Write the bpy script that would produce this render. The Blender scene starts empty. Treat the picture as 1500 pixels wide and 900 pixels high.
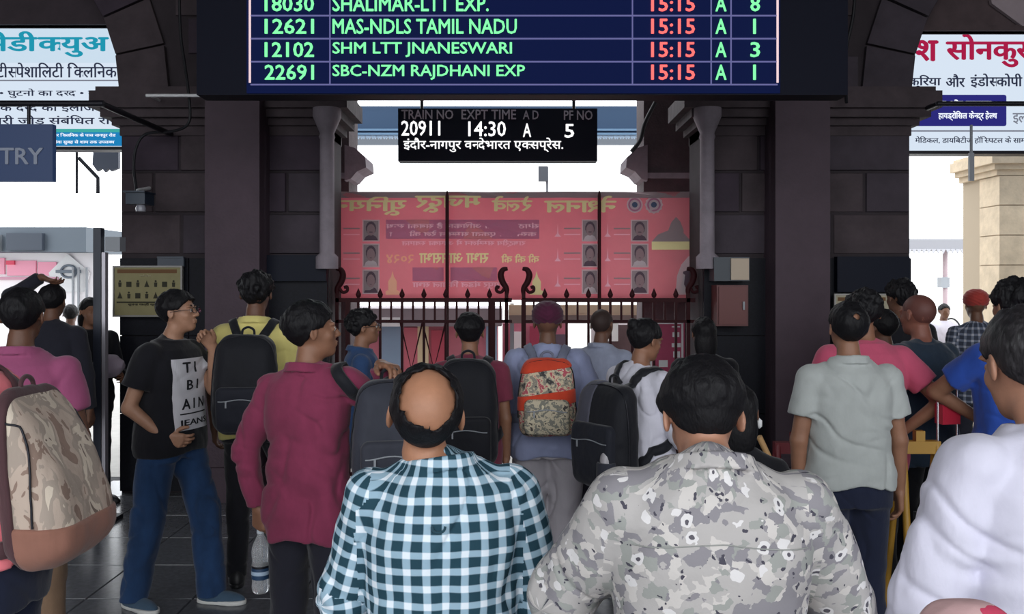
import bpy, bmesh, math, random, time
import numpy as np
from mathutils import Vector, Matrix
PI = math.pi
F = 1300.0                    # focal length in pixels of the 1500 px wide picture
CH = 1.78                     # eye height
HY = 415.0                    # row of the horizon
sc = bpy.context.scene
COL = sc.collection

# ---------------------------------------------------------------- camera, sky, exposure
cam = bpy.data.cameras.new('camera'); camo = bpy.data.objects.new('camera', cam); COL.objects.link(camo)
camo.location = (0, 0, CH); camo.rotation_euler = (PI/2, 0, 0)
cam.sensor_width = 36; cam.lens = F/1500*36; cam.shift_y = -(450-HY)/1500
cam.clip_start = .05; cam.clip_end = 300
sc.camera = camo
w = bpy.data.worlds.new('sky'); sc.world = w; w.use_nodes = True
bgn = w.node_tree.nodes['Background']
bgn.inputs[0].default_value = (.93, .965, 1, 1); bgn.inputs[1].default_value = 2.6
sc.view_settings.view_transform = 'Standard'; sc.view_settings.look = 'None'
sc.view_settings.exposure = 0.38; sc.view_settings.gamma = 1; sc.view_settings.use_curve_mapping = False
def portal(loc, rot, sx, sy):
    l = bpy.data.lights.new('opening_light', 'AREA'); l.shape = 'RECTANGLE'; l.size = sx; l.size_y = sy
    l.cycles.is_portal = True
    o = bpy.data.objects.new('opening_light', l); COL.objects.link(o); o.location = loc; o.rotation_euler = rot
BACK = -3.5
portal((0, BACK, 3.1), (PI/2, 0, 0), 15, 6.2)          # open front of the hall, behind the camera
portal((0, 9.6, 2.4), (-PI/2, 0, 0), 13, 4.4)          # the arches

# ---------------------------------------------------------------- helpers
def at(px, py, d):
    return Vector(((px-750)/F*d, d, CH-(py-HY)/F*d))
def tag(o, label=None, cat=None, group=None, kind=None):
    if label: o['label'] = label
    if cat: o['category'] = cat
    if group: o['group'] = group
    if kind: o['kind'] = kind
    return o
def empty(name, loc, rz=0, label=None, cat=None, group=None):
    o = bpy.data.objects.new(name, None); COL.objects.link(o); o.location = loc; o.rotation_euler = (0, 0, rz)
    o.empty_display_size = .1
    return tag(o, label, cat, group)
def link(name, me, mats, parent=None, loc=None):
    o = bpy.data.objects.new(name, me); COL.objects.link(o)
    for m in (mats if isinstance(mats, (list, tuple)) else [mats]):
        if len(me.materials) < (len(mats) if isinstance(mats, (list, tuple)) else 1): me.materials.append(m)
    if parent: o.parent = parent
    if loc is not None: o.location = loc
    return o
class MB:
    def __init__(s): s.v = []; s.f = []; s.m = []; s.sm = []
    def add(s, vs, fs, mi=0, smooth=False):
        n = len(s.v); s.v += [tuple(v) for v in vs]; s.f += [tuple(i+n for i in f) for f in fs]
        s.m += [mi]*len(fs); s.sm += [smooth]*len(fs)
    def box(s, x0, x1, y0, y1, z0, z1, mi=0):
        s.add([(x0,y0,z0),(x1,y0,z0),(x1,y1,z0),(x0,y1,z0),(x0,y0,z1),(x1,y0,z1),(x1,y1,z1),(x0,y1,z1)],
              [(0,3,2,1),(4,5,6,7),(0,1,5,4),(1,2,6,5),(2,3,7,6),(3,0,4,7)], mi)
    def tube(s, pts, r, n=8, mi=0, closed=False, smooth=True):
        pts = [Vector(p) for p in pts]; N = len(pts); rs = r if isinstance(r, (list, tuple)) else [r]*N
        t0 = (pts[1]-pts[0]).normalized(); up = Vector((0,0,1)) if abs(t0.z) < .9 else Vector((1,0,0))
        a = t0.cross(up).normalized(); vs = []
        for i, p in enumerate(pts):
            if closed: t = pts[(i+1)%N]-pts[i-1]
            else: t = pts[min(i+1,N-1)]-pts[max(i-1,0)]
            t.normalize(); a = (a - t*a.dot(t)).normalized(); b = t.cross(a)
            for k in range(n):
                q = 2*PI*k/n; vs.append(p+a*math.cos(q)*rs[i]+b*math.sin(q)*rs[i])
        fs = []
        for i in range(N if closed else N-1):
            j = (i+1) % N
            for k in range(n): fs.append((i*n+k, i*n+(k+1)%n, j*n+(k+1)%n, j*n+k))
        s.add(vs, fs, mi, smooth)
        if not closed: s.add(vs[:n], [tuple(range(n))[::-1]], mi); s.add(vs[-n:], [tuple(range(n))], mi)
    def lathe(s, prof, n=24, c=(0,0,0), mi=0, smooth=True):
        vs = [(c[0]+r*math.cos(2*PI*k/n), c[1]+r*math.sin(2*PI*k/n), c[2]+z) for r, z in prof for k in range(n)]
        fs = [(i*n+k, i*n+(k+1)%n, (i+1)*n+(k+1)%n, (i+1)*n+k) for i in range(len(prof)-1) for k in range(n)]
        s.add(vs, fs, mi, smooth)
        s.add(vs[:n], [tuple(range(n))[::-1]], mi); s.add(vs[-n:], [tuple(range(n))], mi)
    def poly(s, pts, y, d, mi=0):                 # outline in x,z extruded along y
        n = len(pts); s.add([(x,y,z) for x, z in pts]+[(x,y+d,z) for x, z in pts],
            [tuple(range(n)), tuple(range(2*n-1, n-1, -1))]+[(i, i+n, (i+1)%n+n, (i+1)%n) for i in range(n)], mi)
    def mesh(s, name='m'):
        me = bpy.data.meshes.new(name); me.from_pydata(s.v, [], s.f); me.validate()
        if len(me.polygons) == len(s.m):
            me.polygons.foreach_set('material_index', s.m); me.polygons.foreach_set('use_smooth', s.sm)
        bm = bmesh.new(); bm.from_mesh(me); bmesh.ops.recalc_face_normals(bm, faces=bm.faces); bm.to_mesh(me); bm.free()
        return me
    def build(s, name, mats, parent=None, loc=None): return link(name, s.mesh(name), mats, parent, loc)

# ---------------------------------------------------------------- materials
def mat(name, col, rough=.8, metal=0, emit=None, es=1, bump=0, bscale=40, var=0, vscale=6, spec=.5, sheen=0, trans=0, stretch=(1,1,1)):
    m = bpy.data.materials.new(name); m.use_nodes = True; nt = m.node_tree; N = nt.nodes; L = nt.links
    p = N['Principled BSDF']; c = (*col, 1) if len(col) == 3 else col
    p.inputs['Base Color'].default_value = c; p.inputs['Roughness'].default_value = rough; p.inputs['Metallic'].default_value = metal
    p.inputs['Specular IOR Level'].default_value = spec
    if sheen: p.inputs['Sheen Weight'].default_value = sheen
    if trans: p.inputs['Transmission Weight'].default_value = trans; p.inputs['IOR'].default_value = 1.33
    if emit: p.inputs['Emission Color'].default_value = (*emit, 1); p.inputs['Emission Strength'].default_value = es
    if bump or var:
        tc = N.new('ShaderNodeTexCoord'); mp = N.new('ShaderNodeMapping'); L.new(tc.outputs['Object'], mp.inputs[0]); mp.inputs['Scale'].default_value = stretch
    if var:
        n = N.new('ShaderNodeTexNoise'); n.inputs['Scale'].default_value = vscale; n.inputs['Detail'].default_value = 6; n.inputs['Roughness'].default_value = .65
        L.new(mp.outputs[0], n.inputs['Vector'])
        r = N.new('ShaderNodeValToRGB'); r.color_ramp.elements[0].position = .3; r.color_ramp.elements[1].position = .7
        r.color_ramp.elements[0].color = (*[max(0, x*(1-var)) for x in c[:3]], 1); r.color_ramp.elements[1].color = (*[min(1, x*(1+var)) for x in c[:3]], 1)
        L.new(n.outputs[0], r.inputs[0]); L.new(r.outputs[0], p.inputs['Base Color'])
    if bump:
        n = N.new('ShaderNodeTexNoise'); n.inputs['Scale'].default_value = bscale; n.inputs['Detail'].default_value = 5
        L.new(mp.outputs[0], n.inputs['Vector'])
        b = N.new('ShaderNodeBump'); b.inputs['Strength'].default_value = 1; b.inputs['Distance'].default_value = bump
        L.new(n.outputs[0], b.inputs['Height']); L.new(b.outputs[0], p.inputs['Normal'])
    return m
def srgb(h):
    h = h.lstrip('#'); c = [int(h[i:i+2], 16)/255 for i in (0,2,4)]
    return tuple(x/12.92 if x <= .04045 else ((x+.055)/1.055)**2.4 for x in c)
def creases(nt, p, dist=.012, scale=4.5, vec=None):
    L = nt.links; N = nt.nodes
    if vec is None: tc = N.new('ShaderNodeTexCoord'); vec = tc.outputs['Object']
    mp = N.new('ShaderNodeMapping'); mp.inputs['Rotation'].default_value = (.5, .6, .3); mp.inputs['Scale'].default_value = (1.5, 1.5, .75); L.new(vec, mp.inputs[0])
    n = N.new('ShaderNodeTexNoise'); n.noise_type = 'RIDGED_MULTIFRACTAL'; n.inputs['Scale'].default_value = scale; n.inputs['Detail'].default_value = 3; n.inputs['Distortion'].default_value = .5
    L.new(mp.outputs[0], n.inputs['Vector']); b = N.new('ShaderNodeBump'); b.inputs['Distance'].default_value = dist; L.new(n.outputs[0], b.inputs['Height'])
    o = p.inputs['Normal'].links[0].from_socket if p.inputs['Normal'].links else None
    if o: L.new(o, b.inputs['Normal'])
    L.new(b.outputs[0], p.inputs['Normal'])
def cloth(name, col, var=.12, bump=.003, bscale=22, rough=.9, spec=.25, cr=.009, crs=4.5):
    m = mat(name, col, rough=rough, bump=bump, bscale=bscale, var=var, vscale=9, spec=spec, sheen=.15, stretch=(1.4,1.4,.7))
    if cr: creases(m.node_tree, m.node_tree.nodes['Principled BSDF'], cr, crs)
    return m
def emis(name, col, s=1):
    m = bpy.data.materials.new(name); m.use_nodes = True; nt = m.node_tree
    for n in list(nt.nodes): nt.nodes.remove(n)
    e = nt.nodes.new('ShaderNodeEmission'); o = nt.nodes.new('ShaderNodeOutputMaterial')
    e.inputs[0].default_value = (*col, 1); e.inputs[1].default_value = s; nt.links.new(e.outputs[0], o.inputs[0])
    return m

# ---------------------------------------------------------------- distance-field modelling
_rng = np.random.RandomState(7); _L = _rng.rand(32, 32, 32).astype(np.float32)
def vnoise(P):
    Q = P % 32; i = Q.astype(np.int32); f = Q-i; f = f*f*(3-2*f); i &= 31; j = (i+1) & 31
    x, y, z = i.T; X, Y, Z = j.T; a, b, c = f.T
    return (((_L[x,y,z]*(1-a)+_L[X,y,z]*a)*(1-b)+(_L[x,Y,z]*(1-a)+_L[X,Y,z]*a)*b)*(1-c)
          + ((_L[x,y,Z]*(1-a)+_L[X,y,Z]*a)*(1-b)+(_L[x,Y,Z]*(1-a)+_L[X,Y,Z]*a)*b)*c)*2-1
def A(*v): return np.array(v, dtype=np.float32)
def smin(a, b, k):
    h = np.clip(.5+.5*(b-a)/k, 0, 1); return b+(a-b)*h-k*h*(1-h)
def smax(a, b, k): return -smin(-a, -b, k)
def rcone(P, a, b, ra, rb):
    a = np.asarray(a, np.float32); b = np.asarray(b, np.float32); ba = b-a; pa = P-a
    h = np.clip(pa@ba/max(1e-9, float(ba@ba)), 0, 1)
    return np.linalg.norm(pa-h[:,None]*ba, axis=1)-(ra+(rb-ra)*h)
def ell(P, c, r, R=None):
    q = P-np.asarray(c, np.float32)
    if R is not None: q = q@np.asarray(R, np.float32)
    r = np.asarray(r, np.float32); q = q/r; k0 = np.linalg.norm(q, axis=1); k1 = np.linalg.norm(q/r, axis=1)+1e-6
    return k0*(k0-1)/k1
def rbox(P, c, s, r):
    q = np.abs(P-np.asarray(c, np.float32))-(np.asarray(s, np.float32)-r)
    return np.linalg.norm(np.maximum(q, 0), axis=1)+np.minimum(q.max(axis=1), 0)-r
def rot(yaw=0, pitch=0, roll=0):       # pitch > 0 looks down
    return np.array(Matrix.Rotation(yaw, 3, 'Z')@Matrix.Rotation(-pitch, 3, 'X')@Matrix.Rotation(roll, 3, 'Y'), np.float32)
def surf(f, lo, hi, h):
    """surface nets over the zero level of f; returns vertices and quads"""
    B = 6; lo = np.asarray(lo, np.float32); n = np.ceil((np.asarray(hi)-lo)/h/B).astype(int); nb = n
    ax = [lo[i]+(np.arange(nb[i])+.5)*B*h for i in range(3)]
    C = np.stack(np.meshgrid(*ax, indexing='ij'), -1).reshape(-1, 3).astype(np.float32)
    fc = f(C).reshape(nb); keep = np.abs(fc) < 5.2*h*1.3+.02
    N = nb*B+1; G = np.ones(N, np.float32)
    S = np.where(fc < 0, -1, 1).astype(np.float32)
    G[:-1,:-1,:-1] = S.repeat(B,0).repeat(B,1).repeat(B,2)
    K = np.zeros(N, bool); kk = keep.repeat(B,0).repeat(B,1).repeat(B,2); K[:-1,:-1,:-1] = kk
    K[1:,:-1,:-1] |= kk; K[:,1:,:] |= K[:,:-1,:]; K[:,:,1:] |= K[:,:,:-1]
    I = np.argwhere(K)
    for s in range(0, len(I), 400000):
        J = I[s:s+400000]; G[J[:,0],J[:,1],J[:,2]] = f((lo+J*h).astype(np.float32))
    ins = (G < 0); u = ins.view(np.uint8)
    s = u[:-1,:-1,:-1].copy()
    for a in (0,1):
        for b in (0,1):
            for c in (0,1):
                if a+b+c: s += u[a:N[0]-1+a, b:N[1]-1+b, c:N[2]-1+c]
    act = np.argwhere((s > 0) & (s < 8))
    vid = np.full(s.shape, -1, np.int32); vid[act[:,0],act[:,1],act[:,2]] = np.arange(len(act))
    acc = np.zeros((len(act), 3), np.float32); cnt = np.zeros(len(act), np.float32)
    for axis in range(3):
        o1, o2 = [k for k in range(3) if k != axis]
        for p in (0,1):
            for q in (0,1):
                d = np.zeros(3, int); d[o1] = p; d[o2] = q; a0 = act+d; d[axis] = 1; a1 = act+d
                g0 = G[a0[:,0],a0[:,1],a0[:,2]]; g1 = G[a1[:,0],a1[:,1],a1[:,2]]
                m = (g0 < 0) != (g1 < 0); t = g0[m]/(g0[m]-g1[m])
                pos = (a0[m]-act[m]).astype(np.float32); pos[:,axis] += t
                acc[m] += pos; cnt[m] += 1
    V = lo+(act+acc/cnt[:,None])*h
    quads = []
    for axis in range(3):
        o1, o2 = [(1,2),(2,0),(0,1)][axis]
        sl0 = [slice(None)]*3; sl1 = [slice(None)]*3; sl0[axis] = slice(0,-1); sl1[axis] = slice(1,None)
        a = ins[tuple(sl0)]; b = ins[tuple(sl1)]; e = np.argwhere(a != b)
        e = e[(e[:,o1] > 0) & (e[:,o2] > 0) & (e[:,o1] < N[o1]-1) & (e[:,o2] < N[o2]-1)]
        fl = a[e[:,0],e[:,1],e[:,2]]
        def vi(d1, d2):
            x = e.copy(); x[:,o1] -= d1; x[:,o2] -= d2; return vid[x[:,0],x[:,1],x[:,2]]
        q = np.stack([vi(1,1), vi(0,1), vi(0,0), vi(1,0)], 1); q[~fl] = q[~fl][:,::-1]; quads.append(q)
    return V, np.concatenate(quads)
def np_mesh(name, V, Q, uv=None, mi=None):
    me = bpy.data.meshes.new(name); me.vertices.add(len(V)); me.vertices.foreach_set('co', np.ascontiguousarray(V, np.float32).ravel())
    me.loops.add(Q.size); me.loops.foreach_set('vertex_index', np.ascontiguousarray(Q, np.int32).ravel())
    me.polygons.add(len(Q)); me.polygons.foreach_set('loop_start', np.arange(0, Q.size, Q.shape[1], dtype=np.int32))
    me.polygons.foreach_set('use_smooth', np.ones(len(Q), bool))
    if mi is not None: me.polygons.foreach_set('material_index', mi.astype(np.int32))
    if uv is not None:
        at_ = me.attributes.new('cloth_uv', 'FLOAT_VECTOR', 'CORNER'); at_.data.foreach_set('vector', np.ascontiguousarray(uv, np.float32).ravel())
    me.update(calc_edges=True); return me
def sdf_obj(name, f, lo, hi, h, mats, parent, scale=1.0, uvf=None, mif=None):
    V, Q = surf(f, lo, hi, h)
    uv = uvf(V, Q) if uvf else None
    mi = mif(V[Q].mean(axis=1)) if mif else None
    return link(name, np_mesh(name, V*scale, Q, uv, mi), mats, parent)
def project(f, P, off=.004, it=6):
    P = np.asarray(P, np.float32).copy(); e = .003
    for _ in range(it):
        d = f(P); g = np.stack([f(P+A(e,0,0))-f(P-A(e,0,0)), f(P+A(0,e,0))-f(P-A(0,e,0)), f(P+A(0,0,e))-f(P-A(0,0,e))], 1)
        g /= np.linalg.norm(g, axis=1)[:,None]+1e-9; P -= g*(d-off)[:,None]
    return P, g
def spline(pts, n=8):
    P = [Vector(p) for p in pts]; P = [P[0]*2-P[1]]+P+[P[-1]*2-P[-2]]; out = []
    for i in range(1, len(P)-2):
        for k in range(n):
            t = k/n; a, b, c, d = P[i-1:i+3]
            out.append(.5*((2*b)+(c-a)*t+(2*a-5*b+4*c-d)*t*t+(3*b-a-3*c+d)*t**3))
    out.append(P[-2]); return out
def band(name, pts, nrm, width, thick, m, parent):
    """a strap: flat band following points with surface normals"""
    mb = MB(); vs = []; N = len(pts)
    for i in range(N):
        p = Vector(pts[i]); n = Vector(nrm[i]).normalized(); t = (Vector(pts[min(i+1,N-1)])-Vector(pts[max(i-1,0)])).normalized()
        s = t.cross(n).normalized(); n = s.cross(t).normalized(); wd = width/2
        for a, b in ((-1,0),(-.85,1),(.85,1),(1,0)): vs.append(p+s*wd*a+n*thick*b)
    fs = [(i*4+k, i*4+(k+1)%4, (i+1)*4+(k+1)%4, (i+1)*4+k) for i in range(N-1) for k in range(4)]+[(0,1,2,3), (N*4-1,N*4-2,N*4-3,N*4-4)]
    mb.add(vs, fs, 0, True); return mb.build(name, m, parent)

# ---------------------------------------------------------------- people
ZT = [.70,.80,.88,.95,1.05,1.15,1.27,1.35,1.40,1.44,1.48]
WT = [.150,.168,.176,.170,.152,.156,.172,.170,.140,.085,.055]
DT = [.090,.108,.118,.112,.102,.106,.118,.110,.095,.070,.055]
def norm(v): v = np.asarray(v, np.float32); return v/np.linalg.norm(v)
def torso2d(P, W, D, p=2.3, inf=0.0, z0=-9, z1=9, yoff=None):
    z = P[:,2]; w_ = np.interp(z, ZT, W)+inf; d_ = np.interp(z, ZT, D)+inf
    x = P[:,0]; y = P[:,1]-(yoff(z) if yoff else 0)
    qx = np.abs(x/w_); qy = np.abs(y/d_); k0 = (qx**p+qy**p)**(1/p); k1 = np.sqrt((qx/w_)**2+(qy/d_)**2)+1e-6
    d = (k0*(k0-1)/k1).astype(np.float32)
    return np.maximum(np.maximum(d, z0-z), z-z1)
def hand_prims(wr, d, n, side, curl=.35, thumb=.6, sp=1.0, s=1.0):
    """wr wrist, d direction, n palm normal (towards the palm), side: unit vector to the thumb side"""
    d = norm(d); n = norm(n-d*np.dot(n, d)); t = norm(np.cross(d, n)); t = t if np.dot(t, side) > 0 else -t
    pr = []
    bases = [(.030,.084,.070,.0095),(.010,.088,.078,.0098),(-.010,.084,.072,.0094),(-.029,.076,.056,.0084)]
    for i, (o, L, fl, r) in enumerate(bases):
        kn = wr+d*L*s+t*o*s*1.0; pr.append((wr+t*o*.6*s+d*.012*s, kn, .0155*s, .0125*s, .014))
        p = kn; a = curl*(1+.12*i)
        dd = norm(d+t*o*1.2*sp)
        for k, fr in enumerate((.45,.31,.24)):
            ang = a*(k+.7); v = dd*math.cos(ang)+n*math.sin(ang); q = p+v*fl*fr*s
            pr.append((p, q, r*(1-.08*k)*s, r*(1-.08*(k+1))*s, .003)); p = q
    b = wr+d*.022*s+t*.018*s+n*.006*s; v = norm(t*.75+d*.65+n*thumb*.4)
    for k, fr in enumerate((.040,.032,.026)):
        q = b+v*fr*s; pr.append((b, q, (.0150-.002*k)*s, (.0130-.002*k)*s, .008 if k == 0 else .003)); b = q; v = norm(v*1.0+d*.35-t*.15+n*.25*thumb)
    return pr
class Body: pass
def skeleton(lean=0, neck=(0,0,0), yaw=0, pitch=0, roll=0, bulk=1.0, up=((-.14,-.03,-1),(.14,-.03,-1)), fo=((-.02,.14,-1),(.02,.14,-1)),
             hd=(None,None), pn=(None,None), curl=(.45,.45), feet=((-.11,.02),(.11,.02)), toe=(.2,-.2), knee=(.02,.02), shz=(0,0), sw=.175, hs=1.0, belly=0, **k):
    b = Body(); b.bulk = bulk; b.lean = lean
    b.yo = lambda z: lean*np.maximum(z-.95, 0)
    b.W = np.array(WT)*bulk; b.D = np.array(DT)*(bulk**1.2)+np.interp(ZT, [.8,1.05,1.3], [0,belly,0])
    yo = float(b.yo(np.array(1.40)))
    b.neck0 = A(0, yo-.012, 1.42); b.neck1 = A(neck[0], yo+.005+neck[1], 1.515+neck[2])
    b.R = rot(yaw, pitch, roll); b.hs = hs; b.hc = b.neck1+b.R@A(0, .022, .085)*hs
    b.sh = []; b.el = []; b.wr = []; b.hd = []; b.hp = []
    for i, s in enumerate((-1, 1)):
        sh = A(s*sw*(.9+.1*bulk), yo-.005, 1.372+shz[i]); el = sh+norm(up[i])*.285; wr = el+norm(fo[i])*.245
        b.sh.append(sh); b.el.append(el); b.wr.append(wr); d = norm(hd[i] if hd[i] is not None else fo[i]); b.hd.append(d)
        n = pn[i] if pn[i] is not None else (-s*1.0, .15, 0)
        side = (0, 1, 0) if pn[i] is None else np.cross(d, n)*(-s if True else s)
        b.hp.append(hand_prims(wr, d, np.asarray(n, np.float32), np.asarray(side, np.float32), curl[i]))
    b.hip = [A(-.088*bulk, 0, .90), A(.088*bulk, 0, .90)]; b.an = []; b.kn = []; b.toe = toe
    for i in range(2):
        a = A(feet[i][0], feet[i][1], .085 if len(feet[i]) < 3 else feet[i][2]+.085); b.an.append(a); m = (b.hip[i]+a)/2+A(0, knee[i], .02); b.kn.append(m)
    return b
def head_sdf(b, P, nose=True):
    q = ((P-b.hc)@b.R)/b.hs; x = np.abs(q[:,0]); qa = q.copy(); qa[:,0] = x
    d = ell(q, (0,-.012,.028), (.074,.094,.087))
    d = smin(d, ell(q, (0,.030,-.035), (.055,.060,.078)), .025)
    d = smin(d, ell(q, (0,.066,-.086), (.022,.018,.020)), .02)
    d = smin(d, ell(qa, (.036,.056,-.022), (.022,.020,.022)), .015)
    d = smin(d, ell(qa, (.030,.078,.024), (.026,.012,.009)), .010)
    d = smax(d, -ell(qa, (.031,.102,.004), (.018,.016,.012)), .010)
    d = smin(d, ell(qa, (.031,.078,.003), (.0135,.0125,.0105)), .003)
    d = smin(d, rcone(q, (0,.080,.018), (0,.105,-.024), .010, .0115), .008)
    d = smin(d, ell(qa, (.011,.095,-.028), (.0085,.010,.007)), .005)
    d = smin(d, ell(q, (0,.089,-.053), (.023,.010,.0055)), .005)
    d = smin(d, ell(q, (0,.087,-.064), (.019,.010,.0065)), .004)
    Re = np.array(Matrix.Rotation(.35, 3, 'Z')@Matrix.Rotation(-.15, 3, 'X'), np.float32)
    e = ell(qa, (.080,-.008,.000), (.0075,.018,.031), Re); e = smax(e, -ell(qa, (.088,-.003,.003), (.006,.010,.018)), .004)
    return smin(d, e, .006)*b.hs
def body_sdf(b, P):
    d = torso2d(P, b.W-.012, b.D-.012, 2.0, 0, .82, 1.46, b.yo)
    for i in range(2):
        d = smin(d, rcone(P, b.neck0-A(0,0,.0), b.sh[i], .048, .042), .03)
        d = smin(d, rcone(P, b.sh[i], b.el[i], .047, .038), .02)
        d = smin(d, rcone(P, b.el[i], b.wr[i], .039, .025), .012)
        d = smin(d, rcone(P, b.hip[i], b.kn[i], .066, .046), .03)
        d = smin(d, rcone(P, b.kn[i], b.an[i], .046, .034), .02)
        a = b.toe[i]; dr = A(-math.sin(a), math.cos(a), 0)
        d = smin(d, rcone(P, b.an[i]-A(0,0,.045)-dr*.03, b.an[i]-A(0,0,.055)+dr*.13, .036, .026), .02)
        m = np.linalg.norm(P-(b.wr[i]+b.hd[i]*.09), axis=1) < .20
        if m.any():
            Q = P[m]; dm = d[m]; fing = None
            for (p, q, ra, rb, k) in b.hp[i]:
                c = rcone(Q, p, q, ra, rb); fing = c if fing is None else smin(fing, c, k)
            d[m] = smin(dm, fing, .012)
    d = smin(d, rcone(P, b.neck0, b.neck1, .055*b.hs, .050*b.hs), .025)
    m = np.linalg.norm(P-b.hc, axis=1) < .24
    if m.any(): d[m] = smin(d[m], head_sdf(b, P[m]), .02)
    return d
_FR = np.array(Matrix.Rotation(.55, 3, 'Y')@Matrix.Rotation(.3, 3, 'X'), np.float32)
def folds(P, seed, amp, fr=(7,7,4.5)):
    Q = P*np.asarray(fr, np.float32)+seed*3.7
    wv = vnoise(Q*.6+5)[:,None]*A(1.0,.6,1.3)
    r1 = 1-np.abs(vnoise(Q+wv))*2; r2 = 1-np.abs(vnoise(Q*2.1+wv*1.7+9))*2
    sd = seed*2.3; S = P@_FR
    c1 = vnoise(S*A(3.2,3.2,11)+sd+wv*.5); c2 = vnoise(S[:,[2,1,0]]*A(3.5,3.5,9.5)+sd*1.7+wv*.5+20); mk = np.clip(vnoise(P*4+sd)*1.6+.55, 0, 1)
    g_ = np.exp(-(c1/.13)**2)*mk+np.exp(-(c2/.11)**2)*(1-mk*.8)
    return amp*(.55*np.abs(r1)**.8*np.sign(r1)+.3*r2+.95*g_-.3)
def axial(P, a, b):
    ba = b-a; return (P-a)@ba/float(ba@ba)
def shirt_sdf(b, P, o):
    sl = o['sleeve']; inf = o.get('loose', .016); hem = o.get('hem', .80); W = b.W.copy(); D = b.D.copy()
    fl = o.get('flare', 0); mn = np.interp(ZT, [.7,1.0,1.2,1.27], [1,1,.5,0])
    W = W+mn*(.010+fl); D = D+mn*(.008+fl*.7)
    d = torso2d(P, W, D, 2.4, inf, -9, 1.455, b.yo)
    d = smax(d, hem+o.get('tail', .012)*np.cos(P[:,0]*16)*np.sign(1)-P[:,2], .006)
    for i in range(2):
        sh, el, wr = b.sh[i], b.el[i], b.wr[i]; bk = b.bulk
        d = smin(d, rcone(P, b.neck0+A(0,0,.000), sh+A(0,0,-.002), .046+inf*.5, .044+inf), .03)
        d = smin(d, rcone(P, b.neck0+A(0,0,.035), b.neck0+(sh-b.neck0)*.55+A(0,0,.018), .040, .030), .03)
        if sl == 'none': continue
        r0 = (.050+inf)*bk; r1 = (.043+inf*1.1)*bk; r2 = .034+inf*.8
        ex = o.get('ext', .0)
        if sl == 'short':
            L = .62; s_ = rcone(P, sh, sh+(el-sh)*(L+.2), r0, r1+.010); s_ = smax(s_, (axial(P, sh, el)-L)*.285, .004)
            d = smin(d, s_, .014)
        else:
            u = rcone(P, sh, el, r0, r1); d = smin(d, u, .012)
            L = o.get('cuff', .97); s_ = rcone(P, el, el+(wr-el)*1.1, r1, r2); s_ = smax(s_, (axial(P, el, wr)-L)*.245, .004)
            s_ = smin(s_, u, .02)
            if o.get('roll'): 
                c = el+(wr-el)*L; s_ = np.minimum(s_, smax(rcone(P, c, c+(el-wr)*.2, r2+.008, r2+.008), (axial(P, el, wr)-L-.02)*.245, .004))
            d = smin(d, s_, .008)
    if o.get('amp', .006):
        m = np.abs(d) < .05; d[m] += folds(P[m], o.get('seed', 1), o.get('amp', .006), o.get('fr', (7,7,4.5)))
    if o.get('collar'):
        c0 = b.neck0+A(0,0,.020); c1 = c0+A(0,.010,.055)+(b.neck1-b.neck0-A(0,.02,.095))*.15; ax = norm(c1-c0); hgt = float(np.linalg.norm(c1-c0))
        t = (P-c0)@ax; ra = np.linalg.norm((P-c0)-t[:,None]*ax, axis=1); R0 = .066-.010*np.clip(t/hgt, 0, 1)
        ring = np.maximum(np.abs(ra-R0)-.0085, np.maximum(-t-.02, t-hgt*.60)); d = smin(d, ring, .008)
        R1 = .082-.25*(t-.02); fold_ = np.maximum(np.abs(ra-R1)-.008, np.maximum(-.004-t, t-hgt*.62)); d = smin(d, fold_, .006)
    else:
        rg = np.linalg.norm((P-(b.neck0+A(0,.004,.022)))*A(1,1,1.3), axis=1)
        ring = rcone(P, b.neck0+A(0,0,0), b.neck0+A(0,.004,.030), .070, .064); d = smin(d, np.maximum(ring, P[:,2]-(b.neck0[2]+.035)), .012)
    return d
def shirt_uv(b, V, Q):
    """arc length round the chest or the sleeve, and length down it; one value per face corner"""
    C = V[Q].mean(axis=1); uv = np.zeros_like(V); yo = b.yo(V[:,2]); uv[:,0] = np.arctan2(V[:,0]*.75, -(V[:,1]-yo))*.165; uv[:,2] = V[:,2]
    m = np.abs(uv[:,0]) < .16; uv[m,0] = V[m,0]*.35+uv[m,0]*.65
    out = uv[Q]; dt = torso2d(C, b.W, b.D, 2.4, .012, -9, 1.46, b.yo)
    for i in range(2):
        dp_ = None
        for a, c, off in ((b.sh[i], b.el[i], 0), (b.el[i], b.wr[i], .285)):
            L = float(np.linalg.norm(c-a)); da = rcone(C, a, c, .055, .048); tc = axial(C, a, c); s_ = -1 if i == 0 else 1
            m = (da < dt-.004) & ((tc > .10) | (C[:,0]*s_ > abs(float(b.sh[i][0]))-.005))
            if off: m = (da < dt-.004) & (da < dp_)
            t = axial(V, a, c); ax = norm(c-a); r = (V-a)-((V-a)@ax)[:,None]*ax; e1 = norm(np.cross(ax, A(0,1,0.01))); e2 = np.cross(ax, e1)
            u2 = np.zeros_like(V); u2[:,0] = np.arctan2(-(r@e1)*0+r@e2, r@e1)*.062+.5*(i+1); u2[:,1] = .3; u2[:,2] = 1.4-t*L-off
            out[m] = u2[Q[m]]; dp_ = da
    return out
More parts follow.
